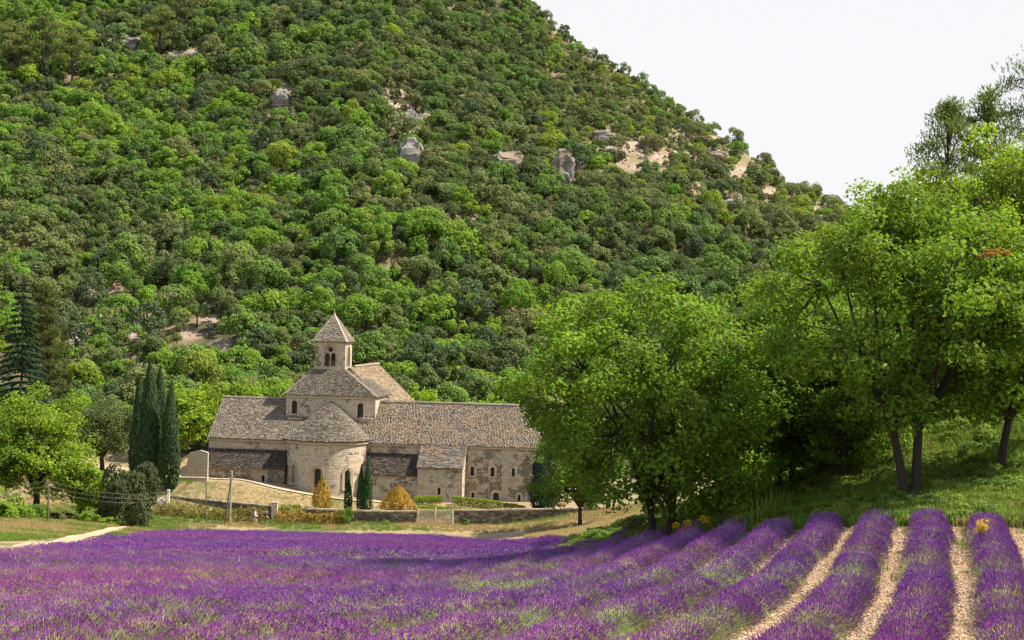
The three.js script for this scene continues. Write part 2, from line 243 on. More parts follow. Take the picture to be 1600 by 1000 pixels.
// ---------------------------------------------------------------- abbey
const abbey = thing('abbey_church', 'old stone abbey church with square belfry, rounded apse and stone-slab roofs', 'abbey', [ABX, 0, -ABD], ABT);
function loc(px, py, lz) { // where the sight line through a pixel meets the abbey's plane z = lz
  const [a, b] = ray(px, py), c = Math.cos(ABT), s = Math.sin(ABT);
  const f = (d) => (a * d - ABX) * s + (ABD - d) * c - lz, d0 = 150, d1 = 260, f0 = f(d0), f1 = f(d1), d = d0 - f0 * (d1 - d0) / (f1 - f0);
  return [(a * d - ABX) * c - (ABD - d) * s, CAM_Y + b * d];
}
const V = (x, y, z) => new THREE.Vector3(x, y, z);
function arch(cx, yb, w, h, T = THREE.Path) { const p = new T(), r = w / 2; p.moveTo(cx - r, yb); p.lineTo(cx + r, yb); p.lineTo(cx + r, yb + h - r); p.absarc(cx, yb + h - r, r, 0, Math.PI, false); p.lineTo(cx - r, yb); return p; }
function scaleUV(g, du = 0, dv = 0) { const u = g.attributes.uv; for (let i = 0; i < u.count; i++) u.setXY(i, u.getX(i) / 12 + du, u.getY(i) / 6 + dv); return g; }
function wallGeo(outline, depth, holes = []) { const s = new THREE.Shape(outline.map(([x, y]) => new THREE.Vector2(x, y))); for (const h of holes) s.holes.push(arch(...h)); return scaleUV(new THREE.ExtrudeGeometry(s, { depth, bevelEnabled: false, curveSegments: 8 }), hash(outline.length, Math.round(outline[0][0] * 7)), 0.3); }
function wall(name, x0, x1, y0, y1, z, holes, mat, depth = 0.8, parent = abbey) { const m = mesh(name, wallGeo([[x0, y0], [x1, y0], [x1, y1], [x0, y1]], depth, holes), mat, parent); m.position.z = z - depth; return m; }
function sideWall(name, x, z0, z1, pts, mat, depth = 0.8) { const m = mesh(name, wallGeo(pts, depth), mat, abbey); m.rotation.y = Math.PI / 2; m.position.set(x, 0, 0); return m; } // pts in (-z, y)
const matPale = std({ color: rgb(0.58, 0.49, 0.38), map: texEarth });
const matPane = new THREE.MeshPhysicalMaterial({ color: rgb(0.02, 0.022, 0.025), roughness: 0.25 });
function windowOn(parent, cx, yb, w, h, z, band = 0.2, mat = matTrim, pane = true) { // surround with reveal, sill and a dark pane
  const s = arch(cx, yb - 0.02, w + 2 * band, h + band, THREE.Shape); s.holes.push(arch(cx, yb, w - 0.02, h - 0.01));
  const f = mesh('window', scaleUV(new THREE.ExtrudeGeometry(s, { depth: 0.34, bevelEnabled: false, curveSegments: 10 })), mat, parent); f.position.z = z - 0.29;
  const b = new MB(); b.box(cx - w / 2 - band, cx + w / 2 + band, yb - 0.2, yb - 0.022, 0.1, 0.42); mesh('sill', b.geo(), matTrim, f);
  if (pane) { const p = new THREE.ExtrudeGeometry(arch(cx, yb - 0.1, w + 0.1, h + 0.1, THREE.Shape), { depth: 0.04, bevelEnabled: false, curveSegments: 8 }); mesh('pane', p, matPane, f).position.z = -0.25; }
  return f;
}
// stone slabs (lauzes) laid in courses on a four-cornered slope: A, B along the eave, C, D along the ridge
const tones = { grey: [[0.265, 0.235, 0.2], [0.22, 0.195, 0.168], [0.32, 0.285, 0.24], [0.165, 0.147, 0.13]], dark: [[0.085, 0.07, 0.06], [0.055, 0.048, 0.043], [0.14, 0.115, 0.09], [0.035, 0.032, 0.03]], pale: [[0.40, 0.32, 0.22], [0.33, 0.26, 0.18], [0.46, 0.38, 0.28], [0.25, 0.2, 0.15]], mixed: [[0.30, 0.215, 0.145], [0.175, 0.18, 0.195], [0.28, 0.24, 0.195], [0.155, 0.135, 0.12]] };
function tileStrip(b, left, right, n, R, tone, course) { // left/right: functions t -> point; n(t): outward normal
  const L0 = left(0), D0 = left(1), slope = Math.max(L0.distanceTo(D0), right(0).distanceTo(right(1))), rows = Math.max(1, Math.round(slope / course));
  for (let r = 0; r < rows; r++) {
    const t0 = r / rows, t1 = Math.min(1, (r + 1.5) / rows), a = left(t0), c = right(t0), a1 = left(t1), c1 = right(t1), len = a.distanceTo(c); let s = 0;
    while (s < len - 1e-3) {
      let w = 0.2 + R() * 0.26; if (len - s - w < 0.15) w = len - s;
      const f0 = s / len, f1 = (s + w) / len, nn = n((f0 + f1) / 2), up = 0.05 + R() * 0.07, th = 0.05 + R() * 0.03, dz = (R() - 0.5) * 0.05;
      const p = a.clone().lerp(c, f0 + 0.004), q = a.clone().lerp(c, f1 - 0.004), u = a1.clone().lerp(c1, f0 + 0.004), v = a1.clone().lerp(c1, f1 - 0.004);
      for (const e of [p, q]) e.addScaledVector(nn, up + th); for (const e of [u, v]) e.addScaledVector(nn, 0.03);
      const out = p.clone().sub(u).normalize().multiplyScalar(dz); p.add(out); q.add(out);
      const pl = p.clone().addScaledVector(nn, -th), ql = q.clone().addScaledVector(nn, -th), ul = u.clone().addScaledVector(nn, -th), vl = v.clone().addScaledVector(nn, -th);
      const T = tones[tone]; let k = R(); k = tone === 'mixed' ? (k < 0.6 ? (noise(p.x * 0.5 + r * 0.42, p.x * 0.1 - r * 0.3, 0, 3) + 0.9 * (R() - 0.5) > 0 ? 0 : 1) : k < 0.82 ? 2 : 3) : (k < 0.45 ? 0 : k < 0.75 ? 1 : k < 0.9 ? 2 : 3);
      const g = 0.8 + 0.4 * R(), col = T[k].map((e) => e * g), A = (e) => [e.x, e.y, e.z];
      b.quad(A(p), A(q), A(v), A(u), col); b.quad(A(pl), A(ql), A(q), A(p), col); b.quad(A(ul), A(pl), A(p), A(u), col); b.quad(A(ql), A(vl), A(v), A(q), col);
      s += w;
    }
  }
}
const RT = rng(77);
function slab(b, A, B, C, D, n) { const t = n.clone().multiplyScalar(-0.12), P = [A, B, C, D].map((e) => [e.x, e.y, e.z]), Q = [A, B, C, D].map((e) => [e.x + t.x, e.y + t.y, e.z + t.z]), c = [0.2, 0.16, 0.12]; b.quad(P[0], P[1], P[2], P[3], c); b.quad(Q[3], Q[2], Q[1], Q[0], c); for (let i = 0; i < 4; i++) { const j = (i + 1) % 4; b.quad(Q[i], Q[j], P[j], P[i], c); } }
function roof(name, planes, tone, ridges = [], course = 0.165) {
  const base = new MB(), tb = new MB();
  for (const [A, B, C, D, tn] of planes) {
    const n = B.clone().sub(A).cross(D.clone().add(C).sub(A).sub(B)).normalize(); if (n.y < 0) n.negate();
    slab(base, A, B, C, D, n); tileStrip(tb, (t) => A.clone().lerp(D, t), (t) => B.clone().lerp(C, t), () => n, RT, tn || tone, course);
  }
  for (const [p, q, w, col] of ridges) { // heavy ridge stones
    const L = p.distanceTo(q), d = q.clone().sub(p).normalize(), sd = V(-d.z, 0, d.x).normalize(), u = sd.clone().cross(d).multiplyScalar(-1); if (u.y < 0) u.negate(); let s = 0;
    while (s < L) { const e = Math.min(L, s + 0.4 + RT() * 0.4), h = w * (0.5 + 0.25 * RT()), g = 0.8 + 0.4 * RT(), cc = (col || [0.24, 0.2, 0.165]).map((x) => x * g), c = (t, a, v) => { const o = p.clone().addScaledVector(d, t).addScaledVector(sd, a).addScaledVector(u, v); return [o.x, o.y, o.z]; };
      const a0 = c(s, -w, -0.02), b0 = c(s, w, -0.02), a1 = c(s, -w * 0.6, h), b1 = c(s, w * 0.6, h), a2 = c(e, -w, -0.02), b2 = c(e, w, -0.02), a3 = c(e, -w * 0.6, h), b3 = c(e, w * 0.6, h);
      tb.quad(a0, a1, a3, a2, cc); tb.quad(a1, b1, b3, a3, cc); tb.quad(b1, b0, b2, b3, cc); tb.quad(a0, b0, b1, a1, cc); tb.quad(a2, a3, b3, b2, cc); s = e + 0.012; }
  }
  const m = mesh(name, base.geo(), matTile, abbey), t = mesh('roof_slabs', tb.geo(), matTile, m); t.userData = { kind: 'stuff' }; return m;
}
const NZ = 0.5, NB = -12.5, NE = 7.45, NR = 12.1, NX0 = -15.3, NX1 = 29, TX0 = -6.3, TX1 = 5.3, TZ = -3;
// nave: front walls, end gables, long roof
const slits = [[738, 736, 0.5, 1.15], [769.5, 737, 0.5, 1.15], [802, 738, 0.42, 1.05], [739, 777, 0.38, 1.25], [775, 779, 0.75, 1.5], [811, 781, 0.36, 1.3]].map(([px, py, w, h]) => { const [x, y] = loc(px, py, NZ); return [x, y - h / 2, w, h]; });
wall('nave_wall', 4.9, NX1, -1.2, NE, NZ, slits, matStoneDark);
slits.forEach(([x, y, w, h], i) => windowOn(abbey, x, y, w, h, NZ, i === 4 ? 0.36 : 0.28, matPale));
{ const [bx, by] = loc(789, 770, NZ); const b = new MB(); for (let k = 0; k < 11; k++) { const y = by - 0.6 + k * 0.45, w = 0.36 + 0.16 * (k % 2) + 0.05 * hash(k, 3); b.box(bx - w, bx + w, y, y + 0.43, NZ - 0.1, NZ + 0.03 + 0.03 * hash(k, 7)); for (let q = 0; q < 36; q++) b.uvs([hash(k, q) * 0.02 + 0.3, 0.5]); } mesh('blocked_arch', b.geo(), matStoneMid, abbey); }
wall('wing_wall', NX0, -4.6, -1, NE, NZ, [], matStone);
const gable = (z0, z1, e, r) => [[-z0, -1.2], [-z1, -1.2], [-z1, e], [-(z0 + z1) / 2, r], [-z0, e]];
sideWall('gable_wall', NX0, 0, 0, gable(NZ - 0.81, NB, NE - 0.1, NR - 0.15), matStone); sideWall('gable_wall', NX1 - 0.8, 0, 0, gable(NZ - 0.81, NB, NE - 0.1, NR - 0.15), matStone);
{ const m = mesh('rear_wall', wallGeo([[NX0, -1], [NX1, -1], [NX1, NE], [NX0, NE]], 0.8), matStone, abbey); m.position.z = NB; }
const o = 0.32, ev = NE - 0.69 * o + 0.12;
roof('nave_roof', [
  [V(NX0 - 0.15, ev, NZ + o), V(-3.2, ev, NZ + o), V(-3.2, NR + 0.1, -6), V(NX0 - 0.15, NR + 0.1, -6), 'grey'],
  [V(3.2, ev, NZ + o), V(NX1 + 0.2, ev, NZ + o), V(NX1 + 0.2, NR + 0.1, -6), V(3.2, NR + 0.1, -6), 'mixed'],
  [V(NX1 + 0.2, ev, NB - o), V(NX0 - 0.15, ev, NB - o), V(NX0 - 0.15, NR + 0.1, -6), V(NX1 + 0.2, NR + 0.1, -6), 'grey']], 'grey', [[V(NX0 - 0.1, NR + 0.2, -6), V(TX0, NR + 0.14, -6), 0.24], [V(TX1, NR + 0.2, -6), V(NX1 + 0.15, NR + 0.14, -6), 0.24]]);
function cornice(x0, x1, y, z, parent = abbey) { const b = new MB(); let x = x0; while (x < x1) { const e = Math.min(x1, x + 0.7 + RT() * 0.5); b.box(x, e - 0.012, y - 0.22, y, z - 0.1, z + 0.2 + 0.03 * RT()); x = e; } mesh('cornice', b.geo(), matTrim, parent); }
cornice(NX0, -5.3, NE - 0.16, NZ); cornice(5.3, NX1, NE - 0.16, NZ);
// aisle lean-tos on both sides of the apse, and the projecting bay
function leanTo(nm, x0, x1, z, yE, yT, tone, mat, holes = []) {
  wall(nm + '_wall', x0, x1, -1.3, yE - 0.05, z, holes, mat, 0.7);
  const k = (yT - yE) / (z - NZ);
  for (const [x, d] of [[x0, 0], [x1 - 0.6, 0]]) { const m = mesh(nm + '_side_wall', wallGeo([[-(z - 0.71), -1.3], [-NZ, -1.3], [-NZ, yT - 0.1], [-(z - 0.71), yE - 0.1 + k * 0.7]], 0.6), mat, abbey); m.rotation.y = Math.PI / 2; m.position.x = x; }
  roof(nm + '_roof', [[V(x0 - 0.12, yE - k * 0.28 + 0.12, z + 0.28), V(x1 + 0.12, yE - k * 0.28 + 0.12, z + 0.28), V(x1 + 0.12, yT + 0.12, NZ), V(x0 - 0.12, yT + 0.12, NZ)]], tone);
}
const [wdx, wdy] = loc(411, 751, 2.5);
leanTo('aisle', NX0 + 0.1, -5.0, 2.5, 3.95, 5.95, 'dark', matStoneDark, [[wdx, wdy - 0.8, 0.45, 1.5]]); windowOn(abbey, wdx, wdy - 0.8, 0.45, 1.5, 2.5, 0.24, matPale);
const bx0 = loc(652, 760, 3.5)[0], bx1 = loc(722, 760, 3.5)[0];
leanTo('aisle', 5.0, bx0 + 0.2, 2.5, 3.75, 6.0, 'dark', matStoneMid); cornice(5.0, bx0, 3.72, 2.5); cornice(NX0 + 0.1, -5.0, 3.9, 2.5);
const [sx, sy] = loc(686, 770, 3.5);
leanTo('bay', bx0, bx1, 3.5, 4.85, 7.35, 'mixed', matStone, [[sx, sy - 0.65, 0.4, 1.3]]); windowOn(abbey, sx, sy - 0.65, 0.4, 1.3, 3.5, 0.24, matPale);
{ const [ax, ay] = loc(703, 740, 3.5); const s = arch(ax, ay - 0.5, 1.3, 1.1, THREE.Shape); s.holes.push(arch(ax, ay - 0.5, 0.8, 0.85)); const g = scaleUV(new THREE.ExtrudeGeometry(s, { depth: 0.14, bevelEnabled: false })); mesh('relief_arch', g, matStoneMid, abbey).position.z = 3.44; }
// transept block under the belfry
const tw1 = loc(460, 636, TZ), tw2 = loc(563, 642, TZ);
wall('transept_wall', TX0, TX1, 4, 12.95, TZ, [[tw1[0], tw1[1] - 0.85, 0.75, 1.7], [tw2[0], tw2[1] - 1.0, 0.8, 2.0]], matStone);
windowOn(abbey, tw1[0], tw1[1] - 0.85, 0.75, 1.7, TZ, 0.24, matPale); windowOn(abbey, tw2[0], tw2[1] - 1.0, 0.8, 2.0, TZ, 0.24, matPale);
for (const x of [TX0, TX1 - 0.8]) sideWall('transept_side_wall', x, 0, 0, [[-TZ + 0.81, 4], [10.5, 4], [10.5, 12.95], [-TZ + 0.81, 12.95]], matStone);
for (const px of [461, 571]) { const b = new MB(); { const [x, y] = loc(px, 655, TZ + 0.5); b.box(x - 0.75, x + 0.75, y - 1.2, y, TZ - 0.2, TZ + 0.55); b.box(x - 0.85, x + 0.85, y + 0.004, y + 0.14, TZ - 0.2, TZ + 0.7); } mesh('buttress', b.geo(), matTrim, abbey); }
const BC = [-1.4, -8.0], bw = 2.0, TE = 12.9, BB = 16.15;
const e0 = V(TX0 - 0.3, TE, TZ + 0.3), e1 = V(TX1 + 0.3, TE, TZ + 0.3), e2 = V(TX1 + 0.3, TE, -12.5), e3 = V(TX0 - 0.3, TE, -12.5);
const k0 = V(BC[0] - bw - 0.1, BB, BC[1] + bw + 0.1), k1 = V(BC[0] + bw + 0.1, BB, BC[1] + bw + 0.1), k2 = V(BC[0] + bw + 0.1, BB, BC[1] - bw - 0.1), k3 = V(BC[0] - bw - 0.1, BB, BC[1] - bw - 0.1);
roof('crossing_roof', [[e0, e1, k1, k0], [e1, e2, k2, k1], [e3, e0, k0, k3], [e2, e3, k3, k2]], 'grey', [[e0, k0, 0.16], [e1, k1, 0.16]]);
cornice(TX0, TX1, 12.85, TZ);
// rear arm with the high gable roof
{ const X0 = -4.3, X1 = 6.2, RX = 0.95, Z0 = -10.2, Z1 = -26, E = 11.35, RY = 16.45;
  sideWall('rear_arm_wall', X1 - 0.8, 0, 0, [[-Z0, 4], [-Z1, 4], [-Z1, E], [-Z0, E]], matStone); sideWall('rear_arm_wall', X0, 0, 0, [[-Z0, 4], [-Z1, 4], [-Z1, E], [-Z0, E]], matStone);
  const m = mesh('rear_gable_wall', wallGeo([[X0 + 0.81, 0], [X1 - 0.81, 0], [X1 - 0.81, E + 0.6], [RX, RY - 0.3], [X0 + 0.81, E + 0.6]], 0.8), matStone, abbey); m.position.z = Z1;
  roof('rear_arm_roof', [[V(X1 + 0.25, E - 0.2, Z0 + 3.2), V(X1 + 0.25, E - 0.2, Z1 - 0.2), V(RX, RY, Z1 - 0.2), V(RX, RY, Z0 + 3.2), 'pale'], [V(X0 - 0.25, E - 0.2, Z1 - 0.2), V(X0 - 0.25, E - 0.2, Z0 + 3.2), V(RX, RY, Z0 + 3.2), V(RX, RY, Z1 - 0.2), 'pale']], 'pale', [[V(RX, RY + 0.1, Z0), V(RX, RY + 0.1, Z1 - 0.2), 0.25]]);
}
// belfry
{ const [cx, cz] = BC, yb = 15.6, yt = 19.65, holes = [[0, 16.6, 1.5, 2.6]];
  for (let k = 0; k < 4; k++) {
    const g = new THREE.Group(); g.name = numbered('belfry_wall'); abbey.add(g); g.position.set(cx, 0, cz); g.rotation.y = k * Math.PI / 2;
    const inner = k % 2 ? bw - 0.5 : bw; // corners butt
    const w = mesh('wall_face', wallGeo([[-inner, yb], [inner, yb], [inner, yt], [-inner, yt]], 0.5, k === 2 ? [] : holes), matStoneMid, g); w.position.z = bw - 0.5; if (k === 2) continue;
    const s = arch(0, 16.58, 1.98, 2.84, THREE.Shape); s.holes.push(arch(0, 16.6, 1.48, 2.59)); mesh('surround', scaleUV(new THREE.ExtrudeGeometry(s, { depth: 0.12, bevelEnabled: false })), matTrim, g).position.z = bw - 0.08;
    const t = new THREE.Shape(); t.moveTo(-0.74, 17.95); t.lineTo(0.74, 17.95); t.lineTo(0.74, 18.45); t.absarc(0, 18.45, 0.74, 0, Math.PI, false); t.lineTo(-0.74, 17.95);
    const hl = (x) => { const p = new THREE.Path(); p.moveTo(x - 0.28, 17.952); p.lineTo(x + 0.28, 17.952); p.absarc(x, 18.02, 0.28, 0, Math.PI, false); p.lineTo(x - 0.28, 17.952); return p; };
    t.holes.push(hl(-0.38), hl(0.38)); const ci = new THREE.Path(); ci.absarc(0, 18.74, 0.3, 0, 2 * Math.PI, false); t.holes.push(ci);
    const tr = mesh('tracery', scaleUV(new THREE.ExtrudeGeometry(t, { depth: 0.16, bevelEnabled: false })), matTrim, g); tr.position.z = bw - 0.38;
    const c = new THREE.CylinderGeometry(0.085, 0.1, 1.36, 10); const col = mesh('column', c, matTrim, g); col.position.set(0, 17.27, bw - 0.3);
    for (const [hw, y0, y1, z0, z1] of [[bw + 0.12, yt - 0.02, yt + 0.14, bw - 0.4, bw + 0.12], [bw + 0.06, yb + 0.42, yb + 0.56, bw + 0.003, bw + 0.07]]) { const b = new MB(); b.box(-hw, hw, y0, y1, z0, z1); mesh('string_course', b.geo(), matTrim, g); }
  }
  { const bell = mesh('bell', new THREE.LatheGeometry([[0, 0.95], [0.2, 0.95], [0.27, 0.8], [0.32, 0.4], [0.42, 0.12], [0.52, 0], [0.46, 0], [0.36, 0.14], [0, 0.8]].map(([x, y]) => new THREE.Vector2(x, y)), 20), std({ color: rgb(0.10, 0.085, 0.05), metalness: 0.6, roughness: 0.5 }), abbey); bell.position.set(cx, 17.3, cz); const f = new MB(); f.box(cx - 1.5, cx + 1.5, 18.27, 18.5, cz - 0.12, cz + 0.12); mesh('bell_beam', f.geo(), matBark, abbey); }
  const E = yt + 0.12, q = bw + 0.28, A = V(cx, 23.3, cz), c = [V(cx - q, E, cz + q), V(cx + q, E, cz + q), V(cx + q, E, cz - q), V(cx - q, E, cz - q)], pk = (i) => c[i].clone().lerp(A, 0.985);
  roof('belfry_roof', [0, 1, 2, 3].map((i) => [c[i], c[(i + 1) % 4], pk((i + 1) % 4), pk(i)]), 'grey', [0, 1, 2, 3].map((i) => [c[i], A, 0.13, [0.42, 0.35, 0.27]]));
  const f = mesh('finial', new THREE.LatheGeometry([[0.16, 0], [0.1, 0.12], [0.16, 0.28], [0.05, 0.42], [0.03, 0.9], [0, 0.92]].map(([x, y]) => new THREE.Vector2(x, y)), 10), matTrim, abbey); f.position.set(cx, 23.15, cz);
  const b = new MB(); b.box(cx - bw + 0.5, cx + bw - 0.5, 16.2, 16.4, cz - bw + 0.5, cz + bw - 0.5); mesh('belfry_floor', b.geo(), matTrim, abbey);
}
// apse: half-round wall with three arched windows and a half-cone roof
{ const R = 5.1, T = 0.8, H = 7.6, s = new THREE.Shape();
  s.moveTo(-R, 3); s.lineTo(-R, 0); for (let k = 1; k <= 48; k++) { const a = Math.PI - k / 48 * Math.PI; s.lineTo(R * Math.cos(a), -R * Math.sin(a)); } s.lineTo(R, 3); s.lineTo(R - T, 3); s.lineTo(R - T, 0);
  for (let k = 1; k <= 48; k++) { const a = k / 48 * Math.PI; s.lineTo((R - T) * Math.cos(a), -(R - T) * Math.sin(a)); } s.lineTo(-R + T, 3);
  const g = new THREE.ExtrudeGeometry(s, { depth: H + 1.5, bevelEnabled: false }); g.rotateX(-Math.PI / 2); // shape y -> -z ; depth -> y
  g.scale(1, 1, 1); g.translate(0, -1.5, 0);
  let br = new Brush(g); br.updateMatrixWorld(); const ev2 = new Evaluator(); ev2.useGroups = false; ev2.attributes = ['position', 'normal', 'uv'];
  const wins = [[-0.74, 0.75, 2.35, 744], [-0.02, 0.85, 2.3, 738], [0.72, 0.8, 2.25, 739]];
  const ys = [2.35, 2.05, 1.9];
  wins.forEach(([a, w, h], i) => { const c = new Brush(new THREE.ExtrudeGeometry(arch(0, ys[i], w, h, THREE.Shape), { depth: 3, bevelEnabled: false, curveSegments: 10 })); c.rotation.y = a; c.position.set(Math.sin(a) * 3, 0, Math.cos(a) * 3); c.updateMatrixWorld(); br = ev2.evaluate(br, c, SUBTRACTION); br.updateMatrixWorld(); });
  const q = br.geometry, P = q.attributes.position, U = q.attributes.uv; for (let i = 0; i < P.count; i++) { const x = P.getX(i), z = P.getZ(i), a = z > 0 ? Math.atan2(x, z) * R : Math.sign(x) * (R * Math.PI / 2 - z); U.setXY(i, a / 12 + 0.1, P.getY(i) / 6); }
  const w = mesh('apse_wall', q, matStone, abbey);
  wins.forEach(([a, wd, h], i) => { const gr = new THREE.Group(); gr.name = numbered('apse_window'); abbey.add(gr); gr.rotation.y = a;
    const sh = arch(0, ys[i] - 0.02, wd + 0.7, h + 0.36, THREE.Shape); sh.holes.push(arch(0, ys[i], wd, h)); mesh('surround', scaleUV(new THREE.ExtrudeGeometry(sh, { depth: 0.22, bevelEnabled: false, curveSegments: 12 })), matTrim, gr).position.z = R - 0.17;
    const b = new MB(); b.box(-wd / 2 - 0.35, wd / 2 + 0.35, ys[i] - 0.22, ys[i] - 0.022, R - 0.25, R + 0.12); mesh('sill', b.geo(), matTrim, gr);
    mesh('pane', new THREE.ExtrudeGeometry(arch(0, ys[i], wd - 0.02, h - 0.02, THREE.Shape), { depth: 0.05, bevelEnabled: false }), i ? matPane : matStonePale, gr).position.z = R - (i ? 0.6 : 0.32); });
  const RR = R + 0.35, E = H + 0.02, ring = []; ring.push(V(-RR, E, TZ)); ring.push(V(-RR, E, 0)); for (let k = 1; k < 24; k++) { const a = Math.PI - k / 24 * Math.PI; ring.push(V(RR * Math.cos(a), E, RR * Math.sin(a))); } ring.push(V(RR, E, 0), V(RR, E, TZ));
  const ap = V(-0.4, 12.2, TZ), pl = []; for (let i = 0; i + 1 < ring.length; i++) pl.push([ring[i], ring[i + 1], ring[i + 1].clone().lerp(ap, 0.985), ring[i].clone().lerp(ap, 0.985)]);
  roof('apse_roof', pl, 'grey'); const cb = new MB(); for (let i = 0; i + 1 < ring.length; i++) { const A = ring[i], B = ring[i + 1], c = (v, k, y) => [v.x * k, y, v.z > 0 ? v.z * k : v.z]; const i0 = 0.92, i1 = 0.975, y0 = E - 0.34, y1 = E - 0.13; cb.quad(c(A, i1, y0), c(B, i1, y0), c(B, i1, y1), c(A, i1, y1)); cb.quad(c(A, i0, y0), c(B, i0, y0), c(B, i1, y0), c(A, i1, y0)); cb.quad(c(A, i1, y1), c(B, i1, y1), c(B, i0, y1), c(A, i0, y1)); } mesh('cornice', cb.geo(), matTrim, abbey);
}
// ---------------------------------------------------------------- vegetation builders
function leafTri(b, p, n, up, len, wid, col) { // one folded leaf: two triangles meeting at the midrib
  let sx = n[1] * up[2] - n[2] * up[1], sy = n[2] * up[0] - n[0] * up[2], sz = n[0] * up[1] - n[1] * up[0]; const l = Math.hypot(sx, sy, sz) || 1; sx /= l; sy /= l; sz /= l;
  const tx = sy * n[2] - sz * n[1], ty = sz * n[0] - sx * n[2], tz = sx * n[1] - sy * n[0], h = len / 2, w = wid / 2, f = wid * 0.22;
  const a = [p[0] - tx * h, p[1] - ty * h, p[2] - tz * h], c = [p[0] + tx * h, p[1] + ty * h, p[2] + tz * h];
  const r = [p[0] + sx * w - n[0] * f, p[1] + sy * w - n[1] * f, p[2] + sz * w - n[2] * f], q = [p[0] - sx * w - n[0] * f, p[1] - sy * w - n[1] * f, p[2] - sz * w - n[2] * f];
  b.tri(a, r, c, col); b.tri(a, c, q, col);
}
const unit = (R) => { const z = 2 * R() - 1, a = 2 * Math.PI * R(), s = Math.sqrt(1 - z * z); return [s * Math.cos(a), z, s * Math.sin(a)]; };
const nrm = (v) => { const l = Math.hypot(...v) || 1; return [v[0] / l, v[1] / l, v[2] / l]; };
// rounded broadleaf crown made of leafy lobes; unit: radius about 1 across, base at y = 0
function lobeCrown(seed, { lobes = 16, leaves = 1500, size = 0.14, flat = 0.9, rl = 0.42, lo = 0.1, jitter = 0.7 }) {
  const R = rng(seed), b = new MB(), L = [];
  for (let i = 0; i < lobes; i++) { const u = unit(R), y = Math.abs(u[1]) * (R() < 0.8 ? 1 : -0.5), k = 0.5 + 0.28 * R(); L.push([u[0] * k, (y * k) * flat + 0.62 + lo, u[2] * k, rl * (0.65 + 0.6 * R()), 0.85 + 0.3 * R()]); }
  for (let i = 0; i < leaves; i++) {
    const l = L[Math.floor(R() * lobes)], u = unit(R); const o = nrm([l[0], l[1] - 0.62 - lo, l[2]]); let d = u[0] * o[0] + u[1] * o[1] + u[2] * o[2]; if (d < -0.25) { u[0] *= -1; u[1] *= -1; u[2] *= -1; }
    if (u[1] < -0.5 && R() < 0.6) u[1] *= -1;
    const bump = 1 + 0.16 * noise3(u[0] * 4 + l[0] * 9, u[1] * 4, u[2] * 4 + l[2] * 9), k = l[3] * (0.8 + 0.28 * Math.sqrt(R())) * bump, p = [l[0] + u[0] * k, l[1] + u[1] * k * 0.88, l[2] + u[2] * k];
    const q = unit(R), n = nrm([u[0] + jitter * q[0], u[1] + 0.25 + jitter * q[1], u[2] + jitter * q[2]]), g = l[4] * (0.78 + 0.44 * R()), s = size * (0.7 + 0.6 * R());
    leafTri(b, p, n, unit(R), s, s * 0.75, [g * (0.92 + 0.2 * R()), g, g * 0.95]);
  }
  return b.geo();
}
function simpleTrunk(seed, h, r, lean = 0.15, forks = 3) {
  const R = rng(seed), b = new MB(), a = R() * 7, lx = Math.cos(a) * lean * h, lz = Math.sin(a) * lean * h;
  const P = [[0, -0.25, 0], [lx * 0.2, h * 0.35, lz * 0.2], [lx * 0.6, h * 0.7, lz * 0.6]]; b.tube(P, [r * 1.25, r, r * 0.8], 5);
  for (let k = 0; k < forks; k++) { const t = a + k * 2.1 + R(), s = h * (0.25 + 0.2 * R()); b.tube([P[2], [P[2][0] + Math.cos(t) * s * 0.5, h * 0.95, P[2][2] + Math.sin(t) * s * 0.5], [P[2][0] + Math.cos(t) * s * 1.3, h * 1.35, P[2][2] + Math.sin(t) * s * 1.3]], [r * 0.6, r * 0.42, r * 0.15], 4); }
  return b.geo();
}
